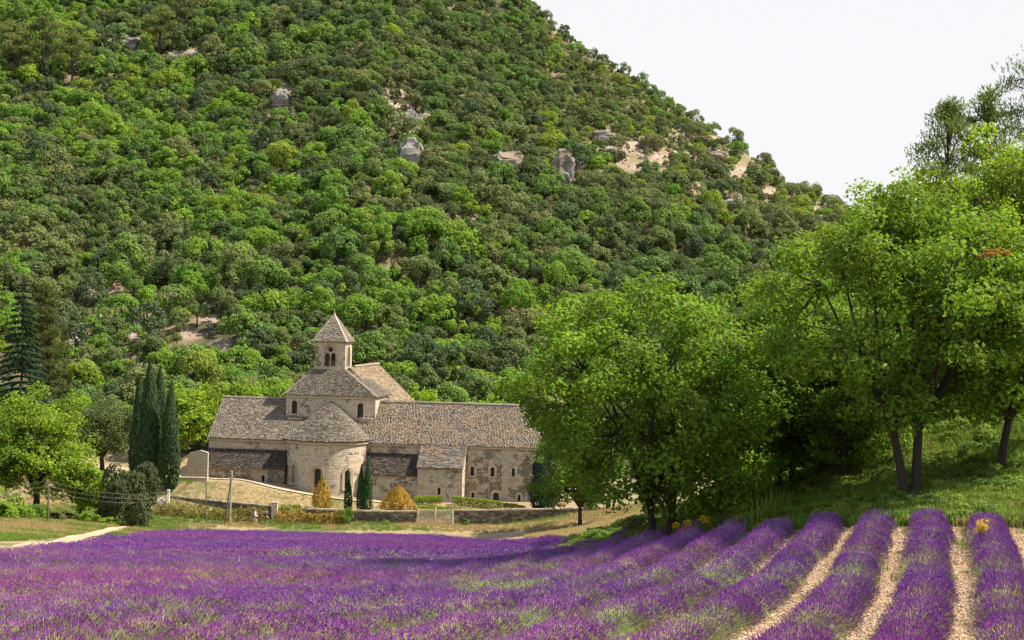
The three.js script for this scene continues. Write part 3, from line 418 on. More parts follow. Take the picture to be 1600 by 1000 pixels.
// open broadleaf tree: clumps of leaves on a branching skeleton, in metres
function oakTree(seed, { H = 10, W = 5.5, bottom = 2.2, clumps = 110, leaves = 330, leaf = 0.15, cr = 1.0, stems = [[0, 0, 0.25]], open = 0.25, lean = [0, 0], sub = 0 }) {
  const R = rng(seed), tb = new MB(), cb = new MB(), C = [], cy = (H + bottom) / 2, hy = (H - bottom) / 2;
  let guard = 0;
  while (C.length < clumps && guard++ < 9000) {
    const u = unit(R), k = Math.pow(R(), 0.38), ir = 1 + 0.40 * noise3(u[0] * 1.9 + seed, u[1] * 1.9, u[2] * 1.9) + 0.2 * noise3(u[0] * 4 + seed, u[1] * 4, u[2] * 4);
    const tap = u[1] > 0 ? 1 - 0.25 * u[1] : 1 - 0.12 * Math.abs(u[1]); const p = [u[0] * k * W * ir * tap, cy + u[1] * k * hy * (u[1] > 0 ? Math.min(1.1, ir) : 1), u[2] * k * W * ir * tap];
    p[0] += lean[0] * (p[1] / H); p[2] += lean[1] * (p[1] / H);
    if (noise3(p[0] * 0.42 + seed, p[1] * 0.5, p[2] * 0.42, 3) < -1 + 2 * open * 0.8 + (k < 0.45 ? 0.3 : 0)) continue;
    if (C.some((c) => Math.hypot(c[0] - p[0], c[1] - p[1], c[2] - p[2]) < cr * 0.62)) continue;
    C.push([...p, cr * (0.55 + 0.75 * R()), 0.7 + 0.6 * R(), k]);
  }
  const limbs = [];
  for (const [sx, sz, r, dx, dz] of stems) {
    const fy = bottom * 0.9 + 0.5 * R(), ex = (dx ?? (R() - 0.5)) , ez = (dz ?? (R() - 0.5));
    const P = [[sx, -0.5, sz], [sx + 0.02, 0.15, sz], [sx + ex * 0.3, fy * 0.5, sz + ez * 0.3], [sx + ex * 0.75, fy, sz + ez * 0.75]]; tb.tube(P, [r * 1.7, r * 1.15, r * 0.92, r * 0.8], 9);
    const n = Math.max(4, Math.round(13 / stems.length));
    for (let k = 0; k < n; k++) {
      const a = k * 2.399 + R() * 0.9, reach = W * (0.15 + 0.5 * Math.sqrt(R())), e = [P[3][0] + Math.cos(a) * reach + lean[0] * 0.5, cy + hy * (-0.35 + 0.9 * R()), P[3][2] + Math.sin(a) * reach + lean[1] * 0.5], m = [lerp(P[3][0], e[0], 0.45) + (R() - 0.5) * 0.7, lerp(P[3][1], e[1], 0.55), lerp(P[3][2], e[2], 0.45) + (R() - 0.5) * 0.7];
      tb.tube([P[3], m, e], [r * 0.62, r * 0.4, r * 0.16], 7); limbs.push(e, m); C.push([...e, cr * 1.1, 0.8 + 0.4 * R(), 0.6]);
    }
  }
  for (const c of C) { let best = limbs[0], bd = 1e9; for (const l of limbs) { const d = Math.hypot(l[0] - c[0], l[1] - c[1], l[2] - c[2]); if (d < bd) { bd = d; best = l; } }
    if (bd < 0.05) continue; const wv = (t, w) => [lerp(best[0], c[0], t) + (R() - 0.5) * w, lerp(best[1], c[1], t) + (R() - 0.35) * w, lerp(best[2], c[2], t) + (R() - 0.5) * w]; tb.tube([best, wv(0.3, bd * 0.25), wv(0.6, bd * 0.3), wv(0.85, bd * 0.1)], [0.035, 0.026, 0.018, 0.006], 4); }
  for (const c of C) {
    const n = Math.round(leaves * Math.pow(c[3] / cr, 2));
    for (let i = 0; i < n; i++) {
      const u = unit(R), k = c[3] * Math.pow(R(), 0.36) * (1 + 0.35 * noise3(u[0] * 3 + c[0], u[1] * 3 + c[1], u[2] * 3 + c[2])), p = [c[0] + u[0] * k * 1.1, c[1] + u[1] * k * 0.72, c[2] + u[2] * k * 1.1], q = unit(R), nn = nrm([u[0] * 0.5 + q[0] * 0.75, u[1] * 0.5 + 0.55 + q[1] * 0.75, u[2] * 0.5 + q[2] * 0.75]);
      const g = c[4] * (0.75 + 0.5 * R()), s = leaf * (0.65 + 0.7 * R()); leafTri(cb, p, nn, unit(R), s, s * 0.68, [g * (0.85 + 0.45 * R()), g, g * 0.9]);
    }
  }
  return { crown: cb.geo(), trunk: tb.geo() };
}
function spindle(seed, H, R0, n, size, kink = 0.12, rough = 0.22) { // upright cypress: tight sprays on a slim column
  const R = rng(seed), b = new MB();
  for (let i = 0; i < n; i++) {
    const t = Math.pow(R(), 0.85), a = R() * 2 * Math.PI, prof = Math.pow(Math.sin(Math.PI * Math.min(1, 0.1 + 0.9 * Math.pow(t, 0.62))), 0.8) , ir = 1 + rough * noise3(Math.cos(a) * 1.6, t * H * 0.55, Math.sin(a) * 1.6, seed % 50) + rough * 0.6 * noise3(Math.cos(a) * 5, t * H * 2, Math.sin(a) * 5, seed % 50);
    const r = R0 * Math.max(0.02, prof) * ir * (0.72 + 0.3 * Math.sqrt(R())), p = [Math.cos(a) * r + kink * Math.sin(t * 5 + seed), 0.15 + t * H * 0.985, Math.sin(a) * r], q = unit(R);
    const nn = nrm([Math.cos(a) + 0.5 * q[0], 0.15 + 0.4 * q[1], Math.sin(a) + 0.5 * q[2]]), g = 0.7 + 0.6 * R(), s = size * (0.7 + 0.6 * R()); leafTri(b, p, nn, nrm([0.25 * q[2], 1, 0.25 * q[0]]), s * 1.5, s * 0.55, [g, g, g]);
  }
  return b.geo();
}
function pineTree(seed, H, W, pads, needles, size, bottom = 0.35, conic = 0.3) { // irregular pads of needles on bare limbs
  const R = rng(seed), b = new MB(), tb = new MB(), ax = (t) => [0.5 * Math.sin(t * 2.3 + seed) * t * W * 0.25, t * H, 0.4 * Math.cos(t * 2 + seed) * t * W * 0.2];
  const r0 = H * 0.007 + 0.04; tb.tube([[0, -0.4, 0], ax(0.25), ax(0.5), ax(0.75), ax(0.97)], [r0 * 1.4, r0, r0 * 0.8, r0 * 0.5, r0 * 0.15], 7);
  for (let i = 0; i < pads; i++) {
    const t = bottom + (1 - bottom) * Math.pow((i + R()) / pads, 0.9), o = ax(Math.min(1, t)), a = i * 2.4 + R(), k = W * (1 - conic * (t - bottom) / (1 - bottom)) * (0.3 + 0.65 * R()) * (t > 0.93 ? 0.3 : 1), c = [o[0] + Math.cos(a) * k, o[1] + k * 0.12 + R() * 0.4, o[2] + Math.sin(a) * k], pr = W * (0.2 + 0.16 * R()), gl = 0.8 + 0.4 * R();
    tb.tube([ax(Math.max(0.1, t - 0.07)), [lerp(o[0], c[0], 0.5), lerp(o[1], c[1], 0.4) - 0.1, lerp(o[2], c[2], 0.5)], c], [r0 * 0.4, r0 * 0.25, 0.02], 4);
    for (let j = 0; j < needles; j++) { const u = unit(R), q = Math.pow(R(), 0.5) * pr, p = [c[0] + u[0] * q * 1.15, c[1] + u[1] * q * 0.6, c[2] + u[2] * q * 1.15], w = unit(R), g = gl * (0.7 + 0.6 * R()); leafTri(b, p, nrm([w[0], w[1] + 0.3, w[2]]), nrm([u[0] * 0.6 + w[2] * 0.4, 0.7, u[2] * 0.6 + w[0] * 0.4]), size * (0.8 + 0.7 * R()), size * 0.26, [g, g, g]); }
  }
  return { crown: b.geo(), trunk: tb.geo() };
}
function firTree(seed, H, W, n) {
  const R = rng(seed), b = new MB(), tb = new MB(); tb.tube([[0, -0.3, 0], [0, H * 0.5, 0], [0, H * 0.98, 0]], [0.2, 0.13, 0.03], 6);
  const tiers = 26; for (let i = 0; i < tiers; i++) { const t = 0.05 + 0.92 * i / tiers, L = W * Math.pow(1 - t, 0.8) + 0.15, br = 9; for (let k = 0; k < br; k++) { const a = k / br * 6.283 + i * 1.3 + R() * 0.4, l = L * (0.75 + 0.4 * R()), y = t * H, m = Math.round(n / (tiers * br)); for (let j = 0; j < m; j++) { const s = Math.pow(R(), 0.7), q = unit(R), p = [Math.cos(a) * l * s + q[0] * 0.16 * (1.3 - s), y - 0.25 * l * s * s + 0.15 * s + q[1] * 0.12, Math.sin(a) * l * s + q[2] * 0.16 * (1.3 - s)], g = 0.7 + 0.6 * R(); leafTri(b, p, nrm([q[0] * 0.5, 1, q[2] * 0.5]), nrm([Math.cos(a), -0.3, Math.sin(a)]), 0.62, 0.3, [g, g, g]); } } }
  return { crown: b.geo(), trunk: tb.geo() };
}
// ---------------------------------------------------------------- grove beside the lavender
const leafBright = leafMat(0.19, 0.32, 0.014, 0.5), leafMid = leafMat(0.145, 0.27, 0.016, 0.5), leafDeep = leafMat(0.10, 0.2, 0.018, 0.45), leafYellow = leafMat(0.205, 0.335, 0.018, 0.5), leafOlive = leafMat(0.12, 0.14, 0.04, 0.3), leafPine = leafMat(0.16, 0.23, 0.05, 0.4), leafCypress = leafMat(0.04, 0.078, 0.026, 0.2), leafRust = leafMat(0.30, 0.16, 0.02, 0.4), leafHedge = leafMat(0.17, 0.24, 0.012, 0.35), leafGold = leafMat(0.42, 0.275, 0.04, 0.35);
const groveA = oakTree(11, { H: 11.3, W: 5.5, bottom: 1.0, clumps: 260, leaves: 165, leaf: 0.2, cr: 0.78, stems: [[-0.35, 0.1, 0.17, -0.2, 0.2], [0.3, -0.1, 0.2, 0.15, -0.2]], open: 0.38, lean: [-1.1, 0] });
const groveB = oakTree(12, { H: 12.4, W: 5.0, bottom: 2.6, clumps: 220, leaves: 150, leaf: 0.2, cr: 0.76, stems: [[0.05, 0, 0.17, -0.7, 0.3], [0.4, 0.1, 0.18, 0.1, -0.2]], open: 0.44 });
const groveC = oakTree(13, { H: 10.5, W: 4.4, bottom: 2.3, clumps: 160, leaves: 150, leaf: 0.2, cr: 0.76, stems: [[0, 0, 0.17, 0.4, 0]], open: 0.44, lean: [0.8, 0] });
const groveD = oakTree(14, { H: 9.5, W: 4.2, bottom: 1.5, clumps: 150, leaves: 160, leaf: 0.2, cr: 0.78, stems: [[0, 0, 0.16, -0.2, 0.1]], open: 0.36 });
const groveE = oakTree(15, { H: 13, W: 4.8, bottom: 3.0, clumps: 190, leaves: 155, leaf: 0.2, cr: 0.8, stems: [[0, 0, 0.19, 0.3, 0.3]], open: 0.42 });
function plantTree(name, label, cat, geo, lm, pos, turn, sc, sy, group, bark = matBark) {
  const t = thing(name, label, cat, [pos[0], pos[1] - 0.05, pos[2]], turn, group); t.scale.set(sc, sc * (sy || 1), sc); mesh('crown', geo.crown, lm, t); if (geo.trunk) mesh('trunk', geo.trunk, bark, t); return t;
}
const onG = (x, d) => [x, G(x, d), -d];
const grove = [ // name, geometry, leaf, [px, base distance], turn, scale, height factor, label
  [groveA, leafMid, [1034, 0, 846], 0.0, 1.0, 1.0, 'big dense green oak with twin dark trunks at the inner end of the lavender rows'],
  [groveD, leafDeep, [906, 0, 824], 1.0, 1.5, 0.88, 'dark oak with one short pale trunk standing in straw before the boundary wall'],
  [groveB, leafMid, [1412, 0, 786], 0.0, 1.0, 1.0, 'tall open oak with two leaning trunks above the lavender row ends'],
  [groveC, leafBright, [1563, 0, 744], 0.3, 0.95, 1.0, 'slim leaning oak on the grassy bank at the edge of view'],
  [groveD, leafMid, [1282, 0, 758], 2.2, 0.95, 0.95, 'low oak with dark forked trunk deep in the shade of the bank'],
  [groveD, leafMid, [1316, 0, 762], 4.0, 0.72, 0.9, 'small dark oak with thin twin stems under the taller oaks'],
  [groveA, leafBright, [1150, 88], 2.0, 0.92, 1.0, 'rounded bright oak behind the big dense twin-trunked oak'],
  [groveA, leafMid, [1225, 0, 772], 3.3, 0.82, 0.9, 'low-crowned oak filling the gap between twin-trunked oak and leaning trunks'],
  [groveE, leafMid, [1250, 92], 0.5, 0.9, 0.98, 'tall oak whose crown rises against the foot of the wooded hill'],
  [groveB, leafBright, [1335, 84], 2.6, 1.0, 1.02, 'yellowish oak with ragged top touching the skyline of the hill'],
  [groveE, leafBright, [1455, 84], 1.9, 0.98, 1.0, 'high bright oak crown beneath the thin feathery pine'],
  [groveE, leafYellow, [1560, 80], 3.6, 0.98, 1.02, 'tall yellow-green oak beneath the dark pine boughs'],
  [groveB, leafYellow, [1640, 78], 4.4, 0.9, 1.0, 'yellow-green oak high on the bank, mostly cut off by the picture edge'],
  [groveC, leafDeep, [1508, 92], 2.0, 0.85, 1.0, 'dark slender oak behind the leaning bank oaks'],
  [groveD, leafBright, [1205, 108], 5.0, 1.1, 1.0, 'bright bushy oak in the gap between grove and hill'],
  [groveD, leafBright, [1085, 112], 3.1, 1.0, 0.95, 'pale green oak just showing above the big dense oak'],
];
for (const [g, lm, [px, d, py], turn, s, sy, label] of grove) { const q = py ? groundAt(px, py, 58) : null; plantTree('oak_tree', label, 'oak tree', g, lm, q || onG((px - 800) / FOCAL * d, d), turn, s, sy, 'oaks of the grove beside the lavender'); }
{ const g = lobeCrown(300, { lobes: 5, leaves: 420, size: 0.18, rl: 0.4 }); const p = at(1553, 388, 58.6), t = thing('withered_bough', 'rust-brown withered bough among green leaves of the slim leaning oak', 'branch', [p[0], p[1] - 0.5, p[2]]); mesh('leaves', g, leafRust, t).scale.set(0.65, 0.3, 0.5); const b = new MB(); b.tube([[0.9, 0.0, -3.0], [0.3, 0.2, -1.2], [-0.3, 0.15, 0.1]], [0.05, 0.035, 0.01], 5); mesh('twig', b.geo(), matBark, t); }
{ const p1 = pineTree(41, 17, 2.8, 40, 170, 0.28, 0.45, 0.5), p2 = pineTree(43, 20.5, 4.2, 46, 170, 0.3, 0.45, 0.35);
  plantTree('pine_tree', 'thin feathery pine rising above the bright oaks against white sky', 'pine tree', p1, leafPine, onG(0.2525 * 92, 92), 0, 0.98, 1, 'pines above the grove');
  plantTree('pine_tree', 'slender pine with wispy top next to the thin feathery pine', 'pine tree', pineTree(46, 16, 2.4, 36, 170, 0.28, 0.5, 0.5), leafPine, onG(0.272 * 93, 93), 2, 1.02, 1, 'pines above the grove');
  plantTree('pine_tree', 'tall dark pine with broad boughs cut by the picture edge', 'pine tree', p2, leafMat(0.12, 0.18, 0.045, 0.35), onG(0.306 * 88, 88), 1, 0.83, 1, 'pines above the grove'); }
// ---------------------------------------------------------------- trees of the valley floor
const parkA = oakTree(21, { H: 14.5, W: 6.0, bottom: 2.6, clumps: 150, leaves: 95, leaf: 0.34, cr: 1.15, stems: [[0, 0, 0.42, 0.2, 0]], open: 0.3 }), parkB = oakTree(22, { H: 8.5, W: 4.2, bottom: 1.6, clumps: 85, leaves: 80, leaf: 0.38, cr: 1.0, stems: [[0, 0, 0.22, 0.2, 0]], open: 0.2 });
const px2 = (px, d) => onG((px - 800) / FOCAL * d, d);
const floor_ = [
  [parkA, leafBright, [62, 190], 0, 1.0, 1.0, 'large spreading bright green tree behind the wire-carrying pole'],
  [parkB, leafBright, [132, 186], 1, 0.88, 0.95, 'small round green tree between the large spreading tree and the dark bush'],
  [parkB, leafMid, [168, 190], 3, 0.66, 0.95, 'little low-branched tree leaning towards the dark round bush'],
  [parkA, leafMid, [-22, 188], 2, 0.92, 0.95, 'broad green tree cut by the picture edge beside the spreading tree'],
  [parkA, leafMat(0.11, 0.16, 0.05, 0.35), [165, 218], 4, 0.78, 0.9, 'grey-green rounded tree behind, near the tall cypresses'],
  [parkB, leafBright, [285, 236], 0.4, 1.2, 1.0, 'bright tree with two bare stems behind the tall cypresses'],
  [parkB, leafBright, [318, 240], 2.4, 1.1, 1.0, 'bright green tree close to the end gable of the abbey'],
  [parkB, leafMid, [120, 228], 5.1, 1.15, 1.0, 'mid green tree half hidden behind the spreading tree'],
  [parkB, leafBright, [655, 246], 5.6, 1.15, 1.1, 'bright tree just past the high gable roof of the abbey'],
  [parkB, leafMid, [710, 244], 1.4, 1.0, 1.0, 'green tree rising behind the middle of the long nave roof'],
  [parkB, leafBright, [765, 246], 2.9, 1.1, 1.0, 'vivid green tree behind the far half of the nave roof'],
  [parkB, leafMid, [825, 244], 3.3, 0.9, 1.0, 'green tree at the far end of the nave roof'],
  [parkB, leafBright, [385, 244], 0.9, 1.15, 1.0, 'bright tree behind the short wing roof of the abbey'],
  [parkB, leafMid, [432, 246], 4.2, 1.1, 1.0, 'green tree close to the hip of the crossing roof'],
  [parkB, leafYellow, [450, 252], 1.7, 0.9, 1.0, 'yellow-green tree behind the belfry base'],
];
for (const [g, lm, [px, d], turn, s, sy, label] of floor_) plantTree('broadleaf_tree', label, 'tree', g, lm, px2(px, d), turn, s, sy, 'broadleaf trees of the valley floor');
plantTree('holm_oak', 'dense dark round holm oak beside the white shed', 'holm oak', { crown: lobeCrown(31, { lobes: 30, leaves: 9000, size: 0.085, rl: 0.36, lo: -0.28 }), trunk: null }, leafMat(0.055, 0.075, 0.03, 0.25), px2(207, 184), 0, 3.35, 1.72);
{ const f = firTree(51, 24, 5.2, 26000); plantTree('fir_tree', 'dark drooping conifer at the foot of the hill', 'conifer', f, leafMat(0.04, 0.085, 0.036, 0.2), px2(36, 241), 0, 1, 1);
  plantTree('pine_tree', 'yellowish soft pine beside the dark drooping conifer', 'pine tree', pineTree(52, 20, 3.6, 60, 170, 0.5, 0.15, 0.5), leafMat(0.10, 0.12, 0.03, 0.3), px2(74, 252), 0, 1, 1); }
{ const g1 = spindle(61, 15.4, 1.55, 5200, 0.34), g2 = spindle(62, 14, 1.35, 4600, 0.34), g3 = spindle(63, 5, 0.52, 1300, 0.2, 0.03); const tk = (() => { const b = new MB(); b.tube([[0, -0.3, 0], [0, 0.4, 0], [0, 1.2, 0]], [0.28, 0.22, 0.15], 7); return b.geo(); })();
  [[g1, 236, 208, 0, 0.98, 'tallest dark cypress of the close group by the abbey garden wall'], [g2, 221, 213, 1, 0.92, 'cypress standing half behind the tallest one'], [g2, 252, 210, 2, 1.0, 'middle cypress of the close group, with a pointed tip'], [g1, 271, 207, 3, 0.84, 'shorter cypress at the abbey side of the close group, bare at its foot']].forEach(([g, px, d, t, s, label]) => plantTree('cypress_tree', label, 'cypress', { crown: g, trunk: tk }, leafCypress, px2(px, d), t, s, 1, 'tall cypresses by the abbey'));
  plantTree('cypress_tree', 'broad dark cypress at the far corner of the abbey beside the oaks', 'cypress', { crown: spindle(64, 8.6, 1.5, 3600, 0.34), trunk: tk }, leafMat(0.022, 0.045, 0.03, 0.15), px2(853, 205.5), 0, 1, 1);
  [[550, 0.78, 'single slim young cypress in front of the apse end'], [570.5, 0.86, 'darker young cypress of the pair before the aisle wall'], [580, 0.97, 'taller young cypress of the pair before the aisle wall']].forEach(([px, s, label], i) => plantTree('young_cypress', label, 'cypress', { crown: g3, trunk: null }, i ? leafMat(0.03, 0.075, 0.016, 0.2) : leafMat(0.025, 0.06, 0.018, 0.2), px2(px, 204.6 - i * 0.1), i, s * 1.25, 1.15, 'young cypresses behind the boundary wall')); }
{ const g = spindle(71, 4.3, 1.15, 2600, 0.2, 0.08, 0.42); 
  plantTree('golden_shrub', 'upright golden shrub before the apse windows', 'shrub', { crown: g }, leafGold, px2(510, 205), 0, 1, 1, 'golden shrubs behind the boundary wall');
  plantTree('golden_shrub', 'wide golden shrub next to the iron gate', 'shrub', { crown: spindle(72, 3.6, 1.9, 3800, 0.2, 0.1, 0.42) }, leafGold, px2(627, 205), 1, 1, 1, 'golden shrubs behind the boundary wall'); }
const ordinal = (n) => ['zeroth', 'first', 'second', 'third', 'fourth', 'fifth', 'sixth', 'seventh', 'eighth', 'ninth', 'tenth', 'eleventh', 'twelfth', 'thirteenth', 'fourteenth', 'fifteenth', 'sixteenth', 'seventeenth', 'eighteenth', 'nineteenth'][n] || (n % 10 ? { 2: 'twenty', 3: 'thirty', 4: 'forty' }[Math.floor(n / 10)] + '-' + ordinal(n % 10) : { 2: 'twentieth', 3: 'thirtieth', 4: 'fortieth' }[n / 10]);
// ---------------------------------------------------------------- wood on the hillside
{
  const R = rng(900);
  const shape = [[22, 0.9, 0.31], [30, 1.3, 0.25], [17, 0.75, 0.36], [30, 1.6, 0.23], [42, 1.05, 0.21], [16, 1.2, 0.34]];
  const crowns = shape.map(([n, f, r], k) => lobeCrown(100 + k, { lobes: n, leaves: 1900, size: 0.105, rl: r, lo: 0.05, flat: f }));
  const crownsLo = shape.map(([n, f, r], k) => lobeCrown(110 + k, { lobes: n, leaves: 1400, size: 0.125, rl: r, lo: 0.02, flat: f }));
  const trunks = [0, 1, 2].map((k) => simpleTrunk(120 + k, 1, 0.045, 0.2, 3));
  const pine = pineTree(131, 2.6, 1.0, 20, 150, 0.15, 0.38, 0.25);
  const kinds = { dark: [[0.082, 0.125, 0.042], [0.095, 0.128, 0.046], [0.074, 0.118, 0.052]], olive: [[0.145, 0.19, 0.062], [0.13, 0.18, 0.058], [0.165, 0.195, 0.07]], mid: [[0.12, 0.215, 0.04], [0.135, 0.23, 0.044], [0.105, 0.195, 0.05]], bright: [[0.145, 0.28, 0.026], [0.17, 0.30, 0.028], [0.122, 0.25, 0.032]], lime: [[0.21, 0.31, 0.026], [0.19, 0.28, 0.032], [0.23, 0.31, 0.042]], pine: [[0.17, 0.2, 0.055], [0.14, 0.175, 0.055], [0.16, 0.19, 0.05]] };
  const mats = {}; for (const k in kinds) mats[k] = kinds[k].map((c) => leafMat(...c, k === 'bright' || k === 'lime' ? 0.4 : 0.25));
  const words = { dark: ['dark evergreen oak', 'dark brownish oak', 'blue-dark evergreen oak'], olive: ['olive green oak', 'dull olive oak', 'brownish olive oak'], mid: ['mid green tree', 'soft green tree', 'cool green tree'], bright: ['vivid green tree', 'light green tree', 'rich green tree'], lime: ['yellow-green tree', 'lime green tree', 'yellowish tree'], pine: ['pale pine', 'greyish pine', 'yellowish pine'] };
  function kindAt(px, py, r) {
    const band = Math.abs((py - 140) - (px - 120) * 0.58) / 1.16, n = fbm(px / 70, py / 70, 2, 91); let pb = 0.42 * (1 - sm(60, 150, band)) + 0.07; if (py > 470 && px < 560) pb += 0.28; if (px > 850) pb *= 0.65; pb += 0.35 * n;
    if (px > 850 && py < 330 + (px - 1000) * 0.3 && R() < 0.55) return R() < 0.75 ? 'olive' : 'lime';
    const l = R(); if (l < pb) return R() < 0.17 ? 'lime' : 'bright'; const q = R() - 0.3 * n; return q < 0.36 ? 'dark' : q < 0.66 ? 'olive' : 'mid';
  }
  const cell = 6, grid = new Map(), all = [];
  const near = (x, d, r) => { const i = Math.floor(x / cell), j = Math.floor(d / cell); for (let a = -1; a <= 1; a++) for (let b = -1; b <= 1; b++) for (const t of grid.get((i + a) * 4096 + j + b) || []) if (Math.hypot(t.x - x, t.d - d) < (t.r + r) * 0.5) return true; return false; };
  const add = (t) => { const k = Math.floor(t.x / cell) * 4096 + Math.floor(t.d / cell); if (!grid.has(k)) grid.set(k, []); grid.get(k).push(t); all.push(t); };
  // pines that stand out at the top of the slope
  for (const [px, py, h] of [[68, 128, 92], [112, 142, 84], [30, 120, 70], [248, 100, 84], [288, 62, 70], [12, 95, 60]]) { const p = groundAt(px, py, 240), d = -p[2]; add({ x: p[0], y: p[1], d, r: h * d / FOCAL / 2.7, kind: 'pine', px, py, big: true }); }
  for (let n = 0; n < 70000; n++) {
    const d = 244 + Math.pow(R(), 0.9) * 420, x = (R() - 0.5) * 2 * d * 0.36, y = G(x, d), [px, py] = project(x, y, -d); if (px < -160 || px > 1750 || py < -90 || py > 700) continue;
    if (px < 92 && py > 585 && py < 670) continue; const up = sm(330, 520, d) * sm(500, 1000, px); const q0 = Math.max(bare(px, py), bare(px, py - 11), bare(px, py - 22) * 0.9), open = q0 > 0.0 + 0.15 * R() || (px > 90 && px < 400 && py > 450 && py < 600 && R() < 0.82) || (up > 0.15 && R() < 1.1 * up);
    if (q0 > 0.04 && R() < 0.88) continue; if (open && R() < 0.8) continue;
    let r = lerp(1.9, 4.6, Math.pow(R(), 1.8)) * lerp(1, 0.55, up); if (near(x, d, r)) continue;
    add({ x, y, d, r, kind: kindAt(px, py, r), px, py });
  }
  // hidden behind the abbey or the grove?
  const hidden = (t) => { const top = t.py - t.r * 2 * FOCAL / t.d; return t.px < -20 || t.px > 1590 || t.py < 12 || top > 640 || (t.px > 860 && top > 830 - (t.px - 860) * 1.05 && top > 340) || (t.px > 330 && t.px < 830 && top > 610); };
  all.forEach((t) => { t.v = hidden(t) ? 0 : t.r / t.d * (t.kind === 'pine' ? 3 : 1) * (t.px > 1180 ? 1.25 : 1); });
  const zone = (t) => {
    const { px, py } = t;
    if (t.kind === 'pine') return px < 90 ? 'in the loose clump above the wood' : px < 200 ? 'next to the sandy streak, taller than its neighbours' : 'high beside the sandy streak';
    if (px > 1050) return 'on the bare ridge slope'; if (px > 850 && py < 300) return 'among the pale scree of the ridge'; if (px > 850) return 'just above the grove';
    if (py < 120) return px < 420 ? 'near the high sandy streaks' : 'high under the skyline'; if (py < 300) return px < 330 ? 'under the clump of pines' : px < 560 ? 'beside the central gully' : 'around the grey limestone pinnacle';
    if (py < 430) return px < 330 ? 'halfway up above the cypresses' : px < 620 ? 'halfway up above the belfry' : 'below the grey cliffs';
    return px < 120 ? 'around the drooping conifer' : px < 400 ? 'over pink scree behind the cypresses' : px < 640 ? 'low around the belfry' : 'low over the nave roof';
  };
  const order = all.slice().sort((a, b) => b.v - a.v), one = order.slice(0, 290).filter((t) => t.v > 0), oneSet = new Set(one);
  const seen = {}; for (const t of one) { t.tint = Math.floor(R() * 3); t.zone = zone(t); t.said = (t.kind === 'pine' ? '' : t.r > 3.4 ? 'large ' : t.r > 2.6 ? '' : 'small ') + words[t.kind][t.tint] + ' ' + t.zone; (seen[t.said] ??= []).push(t); }
  for (const k in seen) { const l = seen[k].sort((a, b) => a.py - b.py); if (l.length > 1) l.forEach((t, i) => { t.said += i === 0 ? ', highest of its like there' : i === l.length - 1 ? ', lowest of its like there' : `, ${ordinal(i + 1)} of its like from above`; }); }
  for (const t of one) {
    const z = t.zone, o = thing(t.kind === 'pine' ? 'pine_tree' : t.kind === 'dark' || t.kind === 'olive' ? 'holm_oak' : 'broadleaf_tree', t.said, t.kind === 'pine' ? 'pine tree' : 'tree', [t.x, t.y, -t.d], R() * 6.28, 'hillside trees ' + z);
    const th = t.kind === 'pine' ? 0 : (t.py > 460 && t.px < 420 ? 1.9 : 0.85) * (0.8 + 0.5 * R()), m = mats[t.kind][t.tint];
    if (t.kind === 'pine') { o.scale.setScalar(t.r); mesh('crown', pine.crown, m, o); mesh('trunk', pine.trunk, matBark, o); continue; }
    const c = mesh('crown', crowns[Math.floor(R() * 6)], m, o); c.scale.set(t.r, t.r * (0.85 + 0.35 * R()), t.r); c.position.y = th - 0.25 * t.r; const k = mesh('trunk', trunks[Math.floor(R() * 3)], matBark, o); k.scale.set(th + 1.4, th + 1.0, th + 1.4);
  }
  const wood = new THREE.Group(); stuff('hillside_forest', wood, 'dense mixed green wood covering the rest of the steep hillside', 'forest');
  const lists = shape.map(() => []), cols = shape.map(() => []), tl = [];
  for (const t of all) if (!oneSet.has(t)) { const k = Math.floor(R() * 6), c = kinds[t.kind][Math.floor(R() * 3)], g = 0.85 + 0.3 * R(), th = (t.py > 460 && t.px < 420 ? 1.7 : 0.4) * (0.8 + 0.5 * R()); lists[k].push([t.x, t.y + th - 0.25 * t.r, -t.d, t.r, R() * 6.28, 0, 0, 0.85 + 0.35 * R()]); cols[k].push(c.map((e) => e * g)); if (t.d < 330) tl.push([t.x, t.y, -t.d, th + 1.4, R() * 6.28]); }
  const wm = leafMat(1, 1, 1, 0.3); lists.forEach((l, k) => { const im = inst(crownsLo[k], wm, l, cols[k]); im.name = numbered('crowns'); im.userData = { kind: 'stuff' }; wood.add(im); });
  { const im = inst(trunks[0], matBark, tl); im.name = 'trunks'; im.userData = { kind: 'stuff' }; wood.add(im); }
  // low scrub that closes the gaps
  const scrubG = lobeCrown(140, { lobes: 7, leaves: 320, size: 0.24, rl: 0.42, lo: -0.2 }), L = [], C = [];
  for (let n = 0; n < 9000; n++) { const d = 242 + R() * 420, x = (R() - 0.5) * 2 * d * 0.34, y = G(x, d), [px, py] = project(x, y, -d); if (px < -60 || px > 1660 || py < -40 || py > 680) continue; const q = bare(px, py); if (Math.max(q, bare(px, py - 8)) > 0.1 && R() < 0.72) continue; if (px < 400 && py > 450 && R() < 0.75) continue; const onBare = q > 0.05 ? 0.5 : 1; const c = kinds[['olive', 'mid', 'dark', 'olive', 'lime'][Math.floor(R() * (R() < 0.2 ? 5 : 4))]][Math.floor(R() * 3)]; L.push([x, y - 0.25, -d, (0.7 + 0.9 * R()) * onBare, R() * 6.28, 0, 0, 0.8 + 0.5 * R()]); C.push(c); }
  const im = inst(scrubG, wm, L, C); stuff('undergrowth', im, 'low scrub filling the gaps of the hillside wood', 'undergrowth');
